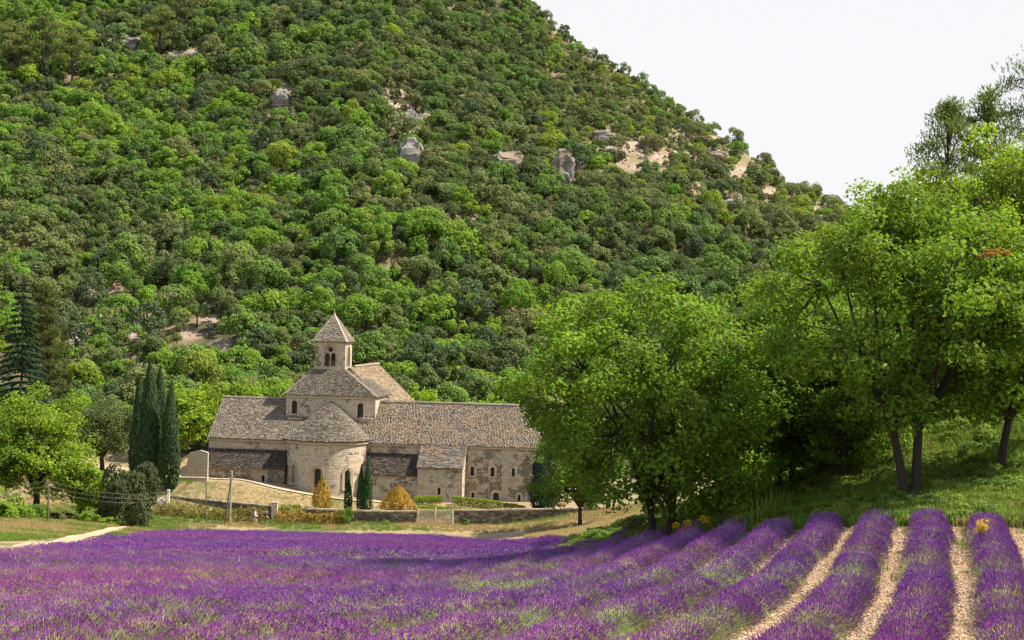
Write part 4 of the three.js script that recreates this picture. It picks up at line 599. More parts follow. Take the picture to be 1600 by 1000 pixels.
  { const g = new THREE.IcosahedronGeometry(1, 1), a = g.attributes.position; for (let i = 0; i < a.count; i++) { const v = new THREE.Vector3().fromBufferAttribute(a, i), k = 1 + 0.4 * noise3(v.x * 1.4, v.y * 1.4, v.z * 1.4, 6); a.setXYZ(i, v.x * k * 1.2, v.y * k * 0.75, v.z * k); } g.computeVertexNormals(); const L2 = [], C2 = [];
    for (let n = 0; n < 60000 && L2.length < 5200; n++) { const d = 242 + R() * 330, x = (R() - 0.5) * 2 * d * 0.32, y = G(x, d), [px, py] = project(x, y, -d); if (bare(px, py) < 0.06 + 0.3 * R()) continue; const k = 0.55 + 0.6 * R(), w = R(); L2.push([x, y, -d, 0.12 + 0.75 * R() * R() * R(), R() * 6.28, R(), R()]); C2.push([0.42 * k, lerp(0.33, 0.40, w) * k, lerp(0.25, 0.37, w) * k]); }
    stuff('rubble', inst(g, std({}), L2, C2), 'loose limestone rubble lying on the bare scree patches', 'rubble'); }
  console.log('hill trees', all.length, 'single', one.length, 'scrub', L.length);
}
// ---------------------------------------------------------------- lavender
const ND0 = Math.cos(14.3 * Math.PI / 180), ND1 = -Math.sin(14.3 * Math.PI / 180);
{
  const R = rng(2000), GREEN = [0.235, 0.25, 0.11], headCols = [[0.245, 0.056, 0.36], [0.335, 0.095, 0.39], [0.175, 0.05, 0.36], [0.39, 0.18, 0.43]];
  function plant(seed, n, hw, hl, frac) { // fan of stalks, most ending in a flower head
    const r = rng(seed), b = new MB();
    for (let i = 0; i < n; i++) {
      const a = r() * 6.283, c = Math.pow(r(), 0.6), th = Math.acos(1 - 0.96 * c * (0.9)) , d = [Math.sin(th) * Math.cos(a), Math.cos(th), Math.sin(th) * Math.sin(a)], k = 0.9 + 0.15 * r(), T = [d[0] * 0.62 * k, 0.06 + d[1] * 0.62 * k, d[2] * 0.62 * k], bend = [T[0] + 0.03 * (r() - 0.5), T[1], T[2] + 0.03 * (r() - 0.5)], ax = nrm([d[0] * 0.8, d[1] + 0.35, d[2] * 0.8]);
      const s0 = [d[0] * 0.3, 0.05 + d[1] * 0.34, d[2] * 0.3], px = nrm([ax[1], -ax[0], 0.2]), w = 0.0045 + hw * 0.12, g = 0.75 + 0.5 * r(), gc = GREEN.map((e, j) => e * g * (j === 0 ? 0.85 + 0.4 * r() : 1));
      b.tri([s0[0] - px[0] * w, s0[1], s0[2] - px[2] * w], [s0[0] + px[0] * w, s0[1], s0[2] + px[2] * w], bend, gc);
      if (r() < frac * (d[1] > 0.62 ? 1.08 : d[1] > 0.42 ? 0.62 : d[1] > 0.25 ? 0.3 : 0.1)) {
        const q = headCols[r() < 0.4 ? 0 : r() < 0.5 ? 1 : r() < 0.75 ? 2 : 3], v = 0.75 + 0.5 * r(), col = q.map((e) => e * v), L = hl * (0.7 + 0.6 * r()), e = [bend[0] + ax[0] * L, bend[1] + ax[1] * L, bend[2] + ax[2] * L], m = [bend[0] + ax[0] * L * 0.4, bend[1] + ax[1] * L * 0.4, bend[2] + ax[2] * L * 0.4], pz = [px[1] * ax[2] - px[2] * ax[1], px[2] * ax[0] - px[0] * ax[2], px[0] * ax[1] - px[1] * ax[0]];
        for (const u of [px, pz]) { const l = [m[0] + u[0] * hw, m[1] + u[1] * hw, m[2] + u[2] * hw], o = [m[0] - u[0] * hw, m[1] - u[1] * hw, m[2] - u[2] * hw]; b.tri(bend, l, e, col); b.tri(bend, e, o, col); }
      } else { const e = [bend[0] + ax[0] * hl, bend[1] + ax[1] * hl, bend[2] + ax[2] * hl]; b.tri([bend[0] - px[0] * w * 1.3, bend[1], bend[2] - px[2] * w * 1.3], [bend[0] + px[0] * w * 1.3, bend[1], bend[2] + px[2] * w * 1.3], e, [0.17 * g, 0.185 * g, 0.06 * g]); }
    }
    return b.geo();
  }
  const nearP = [plant(1, 720, 0.009, 0.065, 0.92), plant(2, 700, 0.009, 0.065, 0.82), plant(3, 480, 0.009, 0.06, 0.3)], farP = [plant(4, 240, 0.021, 0.10, 0.92), plant(5, 240, 0.021, 0.10, 0.8), plant(6, 200, 0.02, 0.10, 0.22)];
  const flower = std({ vertexColors: true, roughness: 0.95, side: THREE.DoubleSide }), leaf = std({ vertexColors: true, bumpMap: texEarthB, bumpScale: 0.05 });
  const A = THREE.MathUtils.degToRad(14.3), RD = [Math.sin(A), Math.cos(A)], ND = [Math.cos(A), -Math.sin(A)], STEP = 1.74; let total = 0, idx = 0;
  const near = ['lavender row at the outer corner, cut by the picture edge', 'wide lavender row with a yellow weed in bloom on its crest', 'upright lavender row between two broad gravel strips', 'lavender row curving under the tall two-trunked oak', 'lavender row with pale green grass tufts at its lower end', 'lavender row ending just short of the shaded bank grass', 'narrowing lavender row whose gravel strip fades midway', 'lavender row running up to the small shrub weeds of the bank'];
  for (let k = -8; k < 50; k++) {
    const p0 = 4.6 - k * STEP, pts = [];
    for (let s = 14; s < 235;) {
      const d0 = p0 * ND[1] + s * RD[1], step = d0 < 75 ? 0.36 : d0 < 120 ? 0.46 : 0.6, wob = 0.18 * Math.sin(clamp((s - 28) / 34, 0, 1) * Math.PI) + 0.16 * noise(s * 0.13, k * 7.7) + 0.06 * noise(s * 0.5, k * 3.1), x = (p0 + wob) * ND[0] + s * RD[0], d = (p0 + wob) * ND[1] + s * RD[1];
      if (d > 23 && Math.abs(x) < d * 0.36 + 3 && inPoly(FIELD, x, d)) pts.push([x, d, s]); s += step * (0.9 + 0.2 * R());
    }
    if (pts.length < 6) continue;
    const o = [pts[0][0], G(pts[0][0], pts[0][1]), -pts[0][1]], far = pts[pts.length >> 1][1] > 95 && pts[0][1] > 55;
    const inView = pts.some(([x, d]) => Math.abs(x) < d * 0.308); if (!inView) continue;
    const label = near[idx] && idx < near.length ? near[idx] : idx < 20 ? 'long merging lavender row, ' + ordinal(idx + 1) + ' out from the bank corner' : 'lavender row of the far field, ' + ordinal(idx + 1) + ' out from the bank corner';
    const t = thing('lavender_row', label, 'lavender row', o, 0, idx < near.length ? 'lavender rows along the bank' : idx < 20 ? 'merging lavender rows of the near field' : 'merging lavender rows of the far field'); idx++;
    // leafy mound
    const b = new MB(), sec = 7; let prev = null;
    const gap = pts.map(([x, d]) => fbm(x / 3.1, d / 3.1, 2, 71));
    pts.forEach(([x, d, s], i) => {
      const hgt = 0.33 + 0.06 * noise(s * 0.8, k) , wid = 0.40 + 0.06 * noise(s * 0.7, k + 50), ring = [], end = i === 0 || i === pts.length - 1 ? 0.1 : 1;
      for (let q = 0; q < sec; q++) { const a = Math.PI * q / (sec - 1), rx = Math.cos(a) * wid * end * (1 + 0.18 * noise(s * 2.3, q * 1.7 + k)), X = x + ND[0] * rx, D = d + ND[1] * rx; ring.push([X - o[0], G(X, D) + Math.sin(a) * hgt * end * (1 + 0.15 * noise(s * 2.7, q * 2.1 + k)) - (q === 0 || q === sec - 1 ? 0.1 : 0) - o[1], -D - o[2]]); }
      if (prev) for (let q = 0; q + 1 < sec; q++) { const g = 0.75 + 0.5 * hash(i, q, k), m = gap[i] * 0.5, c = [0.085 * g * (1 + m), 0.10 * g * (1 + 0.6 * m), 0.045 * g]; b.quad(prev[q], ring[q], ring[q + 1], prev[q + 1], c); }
      prev = ring;
    });
    mesh('foliage', b.geo(), leaf, t);
    const lists = [[], [], [], [], [], []], cols = [[], [], [], [], [], []];
    pts.forEach(([x, d, s], i) => {
      if (d > 40 && R() < 0.02) return; const isFar = d > 82 ? 3 : 0, gz = fbm(x / 2.6 + 40, d / 3.4, 3, 73) + (x > 3 && d < 60 ? 0.0 : -0.02) + 0.19 * sm(58, 30, d) - 0.08 * sm(4, -3, x) * sm(75, 40, d) - 0.1 * sm(60, 120, d), pr = gz + 0.35 * (R() - 0.5); const v = isFar + (pr > 0.26 ? 2 : pr > 0.02 ? 1 : 0);
      const side = 0.10 * (R() - 0.5), X = x + ND[0] * side, D = d + ND[1] * side, sc = (0.92 + 0.22 * R()) * (isFar ? 0.9 : lerp(0.86, 0.95, sm(-2, 6, x) * sm(70, 52, d))), hue = fbm(x / 14, d / 9, 3, 83), fade = sm(0.0, 0.4, fbm(x / 5, d / 8, 2, 87));
      const c = [0.94 + 0.42 * hue + 0.2 * fade, 1 + 0.4 * fade, 1 - 0.1 * hue + 0.05 * fade]; lists[v].push([X - o[0], G(X, D) - 0.02 - o[1], -D - o[2], sc, R() * 6.28, 0.16 * (R() - 0.5), 0.16 * (R() - 0.5), 0.8 + 0.22 * R()]); cols[v].push(c);
    });
    lists.forEach((l, v) => { if (!l.length) return; const im = inst(v < 3 ? nearP[v] : farP[v - 3], flower, l, cols[v]); im.name = numbered(v % 3 === 2 ? 'stalks' : 'flower_spikes'); im.userData = { kind: 'stuff' }; t.add(im); total += l.length; });
  }
  console.log('lavender rows', idx, 'plants', total);
}
// ---------------------------------------------------------------- grass, weeds, stones
function tuft(seed, n, h, spread, w, cols) { const R = rng(seed), b = new MB(); for (let i = 0; i < n; i++) { const a = R() * 6.283, r = Math.sqrt(R()) * spread, x = Math.cos(a) * r, z = Math.sin(a) * r, t = R() * 6.283, l = (0.2 + 0.6 * R()) * h * 0.7, H = h * (0.55 + 0.6 * R()), c = cols[Math.floor(R() * cols.length)], g = 0.8 + 0.4 * R(), cc = c.map((e) => e * g), u = Math.cos(t + 1.57) * w, v = Math.sin(t + 1.57) * w, m = [x + Math.cos(t) * l * 0.35, H * 0.6, z + Math.sin(t) * l * 0.35], e = [x + Math.cos(t) * l, H, z + Math.sin(t) * l]; b.quad([x - u, -0.05, z - v], [x + u, -0.05, z + v], [m[0] + u * 0.7, m[1], m[2] + v * 0.7], [m[0] - u * 0.7, m[1], m[2] - v * 0.7], cc); b.tri([m[0] - u * 0.7, m[1], m[2] - v * 0.7], [m[0] + u * 0.7, m[1], m[2] + v * 0.7], e, cc); } return b.geo(); }
{
  const R = rng(3000), gm = leafMat(1, 1, 1, 0.35), GR = [[0.15, 0.25, 0.028], [0.21, 0.29, 0.034], [0.11, 0.2, 0.03]], ST = [[0.36, 0.27, 0.115], [0.42, 0.33, 0.16], [0.30, 0.23, 0.10], [0.20, 0.21, 0.07]];
  const tg = tuft(1, 26, 0.27, 0.30, 0.013, GR), tw = tuft(2, 22, 0.36, 0.3, 0.022, [...GR, [0.16, 0.19, 0.05]]), ts = tuft(3, 24, 0.28, 0.32, 0.014, ST);
  const weed = lobeCrown(150, { lobes: 7, leaves: 480, size: 0.15, rl: 0.42, lo: -0.25 });
  const Lg = [], Lw = [], Ls = [], Lb = [], Cb = [];
  for (let n = 0; n < 130000; n++) { // bank under the grove
    const d = 46 + 70 * Math.pow(R(), 1.2), x = -2 + R() * (d * 0.33 + 2); if (x > d * 0.33 || (inPoly(FIELD, x, d) && distPoly(FIELD, x, d) > 0.3)) continue; const b = x - bankX(d); if (b < -1.5 + R() * 1.5) continue;
    const q = fbm(x / 4, d / 4, 3, 95), y = G(x, d), edge = d > 88 && x < 12;
    if (edge && q > -0.15) { if (R() < 0.5) Ls.push([x, y, -d, 0.9 + 0.6 * R(), R() * 6.28]); continue; }
    if (R() < 0.18) { if (R() < 0.16) { Lb.push([x, y - 0.05, -d, 0.25 + 0.4 * R(), R() * 6.28, 0, 0, 0.9]); const c = GR[Math.floor(R() * 3)], g = 0.8 + 0.5 * R(); Cb.push(c.map((e) => e * g)); } continue; }
    (q > 0.22 && R() < 0.5 ? Ls : q > -0.05 ? Lw : Lg).push([x, y, -d, 0.7 + 0.7 * R(), R() * 6.28]);
  }
  for (let n = 0; n < 60000; n++) { // straw mound, verges and lawn of the valley floor
    const d = 84 + 130 * R(), x = -64 + R() * 84; if (inPoly(FIELD, x, d) || d > 206 && x > -38 || d > 214 || x - bankX(d) > 12) continue; const q = fbm(x / 5, d / 5, 3, 97); if (x > -33 && d < 196 && x < 2) continue; if (Math.abs(x + 28.8 + (d - 105) * 0.143) < 0.9 && d < 190) continue;
    ((x > -9 && d > 108 && d < 200 ? R() < 0.06 : q > (x < -8 && d > 188 ? -0.15 : x < -28 ? -0.08 : 0.05)) ? Lg : Ls).push([x, G(x, d), -d, 0.6 + 0.6 * R() , R() * 6.28]);
  }
  for (let n = 0; n < 3000; n++) { const x = -50 + R() * 50, d = 203.5 + R() * 6; const [lx, lz] = toAbbey(x, d); if (lz < 8.3) continue; (fbm(x / 4, d / 4, 3, 99) > 0.1 ? Lg : Ls).push([x, G(x, d) - 0.1, -d, 0.5 + 0.25 * R(), R() * 6.28]); }
  for (let n = 0; n < 2400; n++) { const d = 26 + 42 * R(), x = -9 + R() * 26; if (!inPoly(FIELD, x, d) || Math.abs(x) > d * 0.32) continue; const p = (4.6 - (x * ND0 + d * ND1)) / 1.74, f = Math.abs(p - Math.round(p)); if (f < 0.24 || f > 0.42 || fbm(x / 2.4, d / 2.4, 2, 119) < 0.02) continue; (R() < 0.6 ? Lg : Ls).push([x, G(x, d) + 0.04, -d, 0.35 + 0.6 * R(), R() * 6.28]); }
  for (const [l, g, m, nm, lb] of [[Lg, tg, gm, 'grass', 'short green grass on the bank and along the verges'], [Lw, tw, gm, 'grass', 'taller lush grass under the oaks of the bank'], [Ls, ts, gm, 'grass', 'dry straw-coloured grass of the mound and verges']]) stuff(nm, inst(g, m, l), lb, 'grass');
  stuff('weeds', inst(weed, gm, Lb, Cb), 'leafy weeds and seedlings growing in the bank grass', 'weeds');
  // pebbles between the rows
  const pg = [0, 1].map((k) => { const g = new THREE.IcosahedronGeometry(1, 1), a = g.attributes.position; for (let i = 0; i < a.count; i++) { const v = new THREE.Vector3().fromBufferAttribute(a, i), q = 1 + 0.3 * noise3(v.x * 1.5 + k * 9, v.y * 1.5, v.z * 1.5, 4); a.setXYZ(i, v.x * q, v.y * q * 0.6, v.z * q * 0.8); } g.computeVertexNormals(); return g; });
  const Lp = [], Cp = []; for (let n = 0; n < 60000; n++) { const d = 27 + 36 * Math.pow(R(), 1.3), x = 2 + R() * (d * 0.31); if (!inPoly(FIELD, x, d)) continue; const p = (4.6 - (x * ND0 + d * ND1)) / 1.74, f = Math.abs(p - Math.round(p)); if (f < 0.2) continue; Lp.push([x, G(x, d) + 0.055, -d, 0.012 + 0.04 * R() * R() + (R() < 0.04 ? 0.04 * R() : 0), R() * 6.28, R(), R()]); const g = 0.35 + 0.8 * R(), w = R(); Cp.push([0.44 * g, lerp(0.29, 0.35, w) * g, lerp(0.18, 0.27, w) * g]); }
  stuff('gravel', inst(pg[0], std({ roughness: 0.9 }), Lp, Cp), 'pale pebbles strewn between the lavender rows', 'gravel');
  console.log('grass', Lg.length, Lw.length, Ls.length, 'weeds', Lb.length, 'pebbles', Lp.length);
  // named weeds
  const fern = tuft(9, 60, 1.0, 0.5, 0.03, [[0.16, 0.23, 0.03], [0.12, 0.2, 0.03]]);
  const weedsAt = [[1200, 820, 64, 'tall pale green weeds in the shade where the bank meets the rows'], [1222, 815, 65, 'feathery pale weeds next to the tall pale ones under the oaks']];
  for (const [px, py, d, label] of weedsAt) { const p = onG((px - 800) / FOCAL * d, d), t = thing('tall_weed', label, 'weed', p); mesh('leaves', fern, gm, t).scale.set(1.0, 1.25, 1.0); }
  function yellow(px, py, d, s, label) { const p = onG((px - 800) / FOCAL * d, d), t = thing('yellow_flower', label, 'flower', p), r = rng(px), b = new MB(), q = new MB(); for (let i = 0; i < 26; i++) { const a = r() * 6.28, k = r() * 0.22 * s, T = [Math.cos(a) * k, 0.62 + 0.34 * s * r(), Math.sin(a) * k]; q.tube([[0, 0, 0], [T[0] * 0.4, T[1] * 0.6, T[2] * 0.4], T], [0.008, 0.006, 0.004], 3, [0.14, 0.2, 0.03]); for (let j = 0; j < 14; j++) { const u = unit(r); leafTri(b, [T[0] + u[0] * 0.045, T[1] + u[1] * 0.04, T[2] + u[2] * 0.045], unit(r), unit(r), 0.05, 0.035, [0.62 + 0.1 * r(), 0.42 + 0.1 * r(), 0.02]); } } mesh('blooms', b.geo(), gm, t); mesh('stems', q.geo(), gm, t); }
  yellow(1542, 857, 48, 0.9, 'yellow flowering weed on the crest of the wide lavender row'); yellow(1064, 845, 65, 0.6, 'small yellow flower before the twin oak trunks'); yellow(1082, 846, 65, 0.6, 'yellow flower a step past the twin oak trunks'); yellow(1108, 845, 65, 0.7, 'yellow flowers at the tip of a lavender row'); 
}
// ---------------------------------------------------------------- boundary walls, gate, hedges, poles, people
{
  const R = rng(4000), tint = [[0.20, 0.165, 0.12], [0.13, 0.11, 0.085], [0.27, 0.22, 0.155], [0.095, 0.082, 0.068]];
  function dryWall(name, label, P, hgt, th, pale) { // P: [x, d, top]; body with a row of coping stones
    const b = new MB(), k = new MB(), at0 = P[0], o = [at0[0], 0, -at0[1]];
    for (let i = 0; i + 1 < P.length; i++) {
      const [ax, ad, at1] = P[i], [bx, bd, bt] = P[i + 1], L = Math.hypot(bx - ax, bd - ad), ux = (bx - ax) / L, uz = -(bd - ad) / L, nx = -uz, nz = ux, pt = (s, e, y) => [ax + ux * s + nx * e - o[0], y, -ad + uz * s + nz * e - o[2]];
      const courses = Math.round(hgt / 0.24);
      for (const sd of [1]) for (let c = 0; c < courses; c++) { let s = 0; while (s < L) { let w = Math.min(0.26 + R() * 0.4, L - s); if (L - s - w < 0.12) w = L - s; const t0 = lerp(at1, bt, s / L), t1 = lerp(at1, bt, (s + w) / L), j = 0.05 * R(), e = th / 2 + j, f = c / courses, f1 = (c + 1) / courses - 0.012 / hgt, y0 = t0 - hgt + f * hgt, y1 = t1 - hgt + f * hgt, z0 = t0 - hgt + f1 * hgt, z1 = t1 - hgt + f1 * hgt, g = 0.75 + 0.5 * R(), col = tint[Math.floor(R() * 4)].map((q) => q * g * (pale || 1)); const A = pt(s + 0.012, e, y0), B = pt(s + w - 0.012, e, y1), C = pt(s + w - 0.02, e, z1), D = pt(s + 0.02, e, z0), A2 = pt(s + 0.012, e - 0.14, y0), B2 = pt(s + w - 0.012, e - 0.14, y1), C2 = pt(s + w - 0.02, e - 0.14, z1), D2 = pt(s + 0.02, e - 0.14, z0); b.quad(A, B, C, D, col); b.quad(D, C, C2, D2, col); b.quad(A2, B2, B, A, col); b.quad(A2, A, D, D2, col); b.quad(B, B2, C2, C, col); s += w; } }
      const M = [0.09, 0.075, 0.06], e = th / 2 - 0.03; const q = (s, x, y) => pt(s, x, y); b.quad(q(0, e, at1 - hgt - 0.5), q(L, e, bt - hgt - 0.5), q(L, e, bt - 0.01), q(0, e, at1 - 0.01), M); b.quad(q(L, -e, bt - hgt - 0.5), q(0, -e, at1 - hgt - 0.5), q(0, -e, at1 - 0.01), q(L, -e, bt - 0.01), M); b.quad(q(0, e, at1 - 0.01), q(L, e, bt - 0.01), q(L, -e, bt - 0.01), q(0, -e, at1 - 0.01), M); b.quad(q(0, -e, at1 - hgt - 0.5), q(0, e, at1 - hgt - 0.5), q(0, e, at1 - 0.01), q(0, -e, at1 - 0.01), M); b.quad(q(L, e, bt - hgt - 0.5), q(L, -e, bt - hgt - 0.5), q(L, -e, bt - 0.01), q(L, e, bt - 0.01), M);
      let s = 0; while (s < L) { const w = Math.min(0.4 + R() * 0.5, L - s), y = lerp(at1, bt, s / L), h = 0.12 + 0.08 * R(), e2 = th / 2 + 0.05 + 0.04 * R(), g = (0.8 + 0.4 * R()), col = [0.27 * g, 0.225 * g, 0.165 * g], c8 = []; for (const yy of [y + 0.002, y + h]) for (const [ss, ee] of [[s + 0.01, e2], [s + w - 0.01, e2], [s + w - 0.01, -e2], [s + 0.01, -e2]]) c8.push(pt(ss, ee * (yy > y + 0.05 ? 0.88 : 1), yy)); k.quad(c8[0], c8[1], c8[5], c8[4], col); k.quad(c8[4], c8[5], c8[6], c8[7], col); k.quad(c8[2], c8[3], c8[7], c8[6], col); k.quad(c8[3], c8[0], c8[4], c8[7], col); k.quad(c8[1], c8[2], c8[6], c8[5], col); s += w; }
    }
    const t = thing(name, label, 'wall', o); const m = mesh('stonework', b.geo(), std({ vertexColors: true, map: null }), t); m.userData = { kind: 'stuff' }; const c = mesh('coping', k.geo(), std({ vertexColors: true }), t); c.userData = { kind: 'stuff' }; return t;
  }
  const W = (px, py, d) => { const p = at(px, py, d); return [p[0], d, p[1] - 0.15]; };
  dryWall('stone_wall', 'long dark dry stone wall stretching from the white shed to the pale pillar', [W(264, 774, 206), W(340, 782, 205), W(424, 790, 203.6)], 2.3, 0.5);
  dryWall('stone_wall', 'dry stone wall between the pillar opening and the iron gate', [W(480, 794, 203.2), W(560, 797, 203), W(651, 798, 203)], 2.2, 0.5);
  dryWall('stone_wall', 'long dry stone wall running from the iron gate behind the oak', [W(710, 796, 203), W(800, 795, 203), W(905, 793, 203.4), W(1010, 790, 204)], 2.2, 0.5);
  for (const [pa_, pb_, h, d, label, up] of [[284, 325, 3.7, 212.5, 'tall pale masonry wall stub beside the wing of the abbey', 703], [268, 322, 1.0, 210, 'low pale terrace wall below the tall masonry stub', 747]]) {
    const a = at(pa_, up, d), b = at(pb_, up, d), t = thing('garden_wall', label, 'wall', [a[0], a[1] - h, a[2]]), L = b[0] - a[0];
    mesh('stonework', scaleUV(new THREE.ExtrudeGeometry(new THREE.Shape((h > 2 ? [[0, -1], [L, -1], [L, h * 0.93], [L * 0.72, h], [L * 0.3, h * 0.9], [L * 0.18, h * 0.5], [0, h * 0.42]] : [[0, -1], [L, -1], [L, h], [0, h]]).map(([x, y]) => new THREE.Vector2(x, y))), { depth: 0.6, bevelEnabled: false })), matStonePale, t).position.z = -0.6;
    if (h > 2) continue; const c = new MB(); let x = -0.05; while (x < L) { const e = Math.min(L + 0.05, x + 0.5 + R() * 0.4); c.box(x, e - 0.015, h + 0.003, h + 0.12 + 0.06 * R(), -0.66, 0.06); x = e; } mesh('coping', c.geo(), matTrim, t).userData = { kind: 'stuff' };
  }
  { const p = at(322, 744, 213.5), t = thing('stone_pier', 'small weathered stone pier at the corner of the aisle', 'pier', [p[0], p[1] - 2.2, p[2]]); let y = 0; [[0.9, 0.7], [0.7, 0.6], [0.95, 0.35], [0.6, 0.5]].forEach(([w, h]) => { const b = new MB(); b.box(-w / 2, w / 2, y + 0.004, y + h, -w / 2, w / 2, tint[0]); mesh('block', b.geo(), std({ vertexColors: true }), t); y += h; }); }
  { const p = at(429, 816, 203.3), g = (() => { const b = new MB(); b.box(-0.32, 0.32, -0.6, 2.25, -0.3, 0.3); return b.geo(); })(), t = thing('pillar', 'pale limewashed pillar at the end of the dark wall', 'pillar', p); mesh('shaft', g, std({ color: rgb(0.56, 0.48, 0.38) }), t); const c = new MB(); c.box(-0.38, 0.38, 2.253, 2.4, -0.36, 0.36); mesh('cap', c.geo(), std({ color: rgb(0.5, 0.44, 0.35) }), t); }
  { const p = at(253, 789, 200), t = thing('shed', 'small white shed end peeping out behind the dark holm oak', 'shed', [p[0], p[1] - 0.6, p[2]], 0.25); const wm = std({ color: rgb(0.72, 0.73, 0.74) }); const s = new THREE.Shape([[-0.9, 0], [0.9, 0], [0.9, 1.5], [0, 2.3], [-0.9, 1.5]].map(([x, y]) => new THREE.Vector2(x, y))); const w = mesh('wall', new THREE.ExtrudeGeometry(s, { depth: 2, bevelEnabled: false }), wm, t); w.position.z = -2; const b = new MB(); b.quad([-1.05, 1.42, 0.1], [0, 2.36, 0.1], [0, 2.36, -2.1], [-1.05, 1.42, -2.1]); b.quad([0, 2.36, 0.1], [1.05, 1.42, 0.1], [1.05, 1.42, -2.1], [0, 2.36, -2.1]); mesh('roof', b.geo(), std({ color: rgb(0.55, 0.55, 0.56), side: THREE.DoubleSide }), t);
    const q = at(263, 788, 201), u = thing('gate_post', 'white gate post at the start of the dark stone wall', 'post', [q[0], q[1] - 0.4, q[2]]); const g = new MB(); g.box(-0.12, 0.12, 0, 2.0, -0.12, 0.12); mesh('shaft', g.geo(), wm, u); const c = new MB(); c.box(-0.16, 0.16, 2.002, 2.1, -0.16, 0.16); mesh('cap', c.geo(), wm, u); }
  { // iron gate, two leaves of bars
    const a = at(653, 822, 202.6), b = at(707, 822, 202.6), L = b[0] - a[0], t = thing('iron_gate', 'cream painted iron bar gate in the stone wall with a small notice', 'gate', [a[0], a[1], a[2]]), gm = std({ color: rgb(0.66, 0.59, 0.43), roughness: 0.6 }), bar = new THREE.CylinderGeometry(0.04, 0.04, 2.0, 6), n = 30;
    for (let i = 0; i <= n; i++) { const m = mesh('bar', bar, gm, t); m.position.set(L * i / n, 1.0, 0); if (i % 15 === 0) m.scale.set(2.2, 1.06, 2.2); }
    for (const y of [0.08, 0.95, 1.9]) for (const k of [0, 1]) { const r = new MB(); r.box(L * k / 2 + 0.05, L * (k + 1) / 2 - 0.05, y, y + 0.06, -0.05, -0.024); mesh('rail', r.geo(), gm, t); }
    const s = new MB(); s.box(L * 0.79, L * 0.94, 0.95, 1.45, 0.03, 0.05); mesh('notice_plate', s.geo(), std({ color: rgb(0.72, 0.66, 0.62) }), t); const w = new MB(); for (let k = 0; k < 3; k++) w.box(L * 0.82, L * (0.9 - 0.02 * k), 1.32 - k * 0.12, 1.35 - k * 0.12, 0.0505, 0.054); mesh('notice_print', w.geo(), std({ color: rgb(0.25, 0.1, 0.12) }), t);
    const f = new THREE.SphereGeometry(0.07, 10, 8); mesh('finial', f, gm, t).position.set(L / 2, 2.12, 0);
  }
  // hedges
  function hedge(name, label, P, w, h, mat, n, size, rough = 0.16, group) { // P: [x, d], built of small leaves over the hedge surface
    const b = new MB(), r = rng(Math.round(P[0][0] * 100 + 5000)), o = onG(P[0][0], P[0][1]);
    for (let i = 0; i + 1 < P.length; i++) { const [ax, ad] = P[i], [bx, bd] = P[i + 1], L = Math.hypot(bx - ax, bd - ad), m = Math.round(n * L); for (let k = 0; k < m; k++) { const t = r(), x = lerp(ax, bx, t), d = lerp(ad, bd, t), a = Math.PI * (r() * 1.1 - 0.05), k2 = 1 + rough * noise(x * 1.4, a * 1.5, 0, 7) + rough * 0.8 * noise(x * 5, a * 3, 0, 8) - 0.25 * r() * r(), c = Math.sign(Math.cos(a)) * Math.pow(Math.abs(Math.cos(a)), 0.5), s = Math.pow(Math.abs(Math.sin(a)), 0.5), q = unit(r), y = G(x, d) + h * s * k2; const nx = -(bd - ad) / L, nz = (bx - ax) / L; const p = [x + nx * c * w / 2 * k2 - o[0], y - o[1], -d + nz * c * w / 2 * k2 * 1 - o[2]], g = 0.75 + 0.5 * r(); leafTri(b, p, nrm([nx * c + q[0] * 0.6, s + q[1] * 0.6, nz * c + q[2] * 0.6]), unit(r), size * (0.7 + 0.6 * r()), size * 0.6, [g * (0.85 + 0.35 * r()), g, g * 0.9]); } }
    const t = thing(name, label, 'hedge', o, 0, group); mesh('foliage', b.geo(), mat, t); return t;
  }
  const q = (px, d) => [(px - 800) / FOCAL * d, d], amber = leafMat(0.30, 0.20, 0.04, 0.3), olive2 = leafMat(0.21, 0.19, 0.04, 0.3);
  hedge('hedge', 'olive and amber hedge in front of the dark stone wall', [q(246, 199), q(340, 200), q(424, 200.5)], 1.4, 1.45, olive2, 260, 0.22, 0.3);
  hedge('hedge', 'amber hedge across the wall opening beyond the pale pillar', [q(436, 200.5), q(500, 200.8), q(546, 201)], 1.3, 1.3, amber, 260, 0.22, 0.3);
  hedge('hedge', 'low green hedge behind the amber one at the wall opening', [q(444, 204.5), q(475, 204.8)], 0.9, 1.1, leafHedge, 200, 0.2, 0.2);
  hedge('box_hedge', 'short clipped lime green hedge close to the projecting bay', [q(653, 208.2), q(697, 208.4)], 1.5, 1.1, leafHedge, 500, 0.16, 0.05);
  hedge('box_hedge', 'long clipped lime green hedge under the windowed nave wall', [q(714, 208.2), q(780, 207), q(826, 205.4)], 1.3, 1.15, leafHedge, 500, 0.16, 0.05);
  hedge('box_hedge', 'clipped lime green hedge just behind the iron gate', [q(652, 205.2), q(700, 205), q(760, 204.6)], 1.2, 1.25, leafHedge, 500, 0.16, 0.05);
  // shrubs by the farm path and along the wall
  const sg = [lobeCrown(201, { lobes: 12, leaves: 1500, size: 0.14, rl: 0.4, lo: -0.2 }), lobeCrown(202, { lobes: 10, leaves: 1200, size: 0.15, rl: 0.4, lo: -0.25 })];
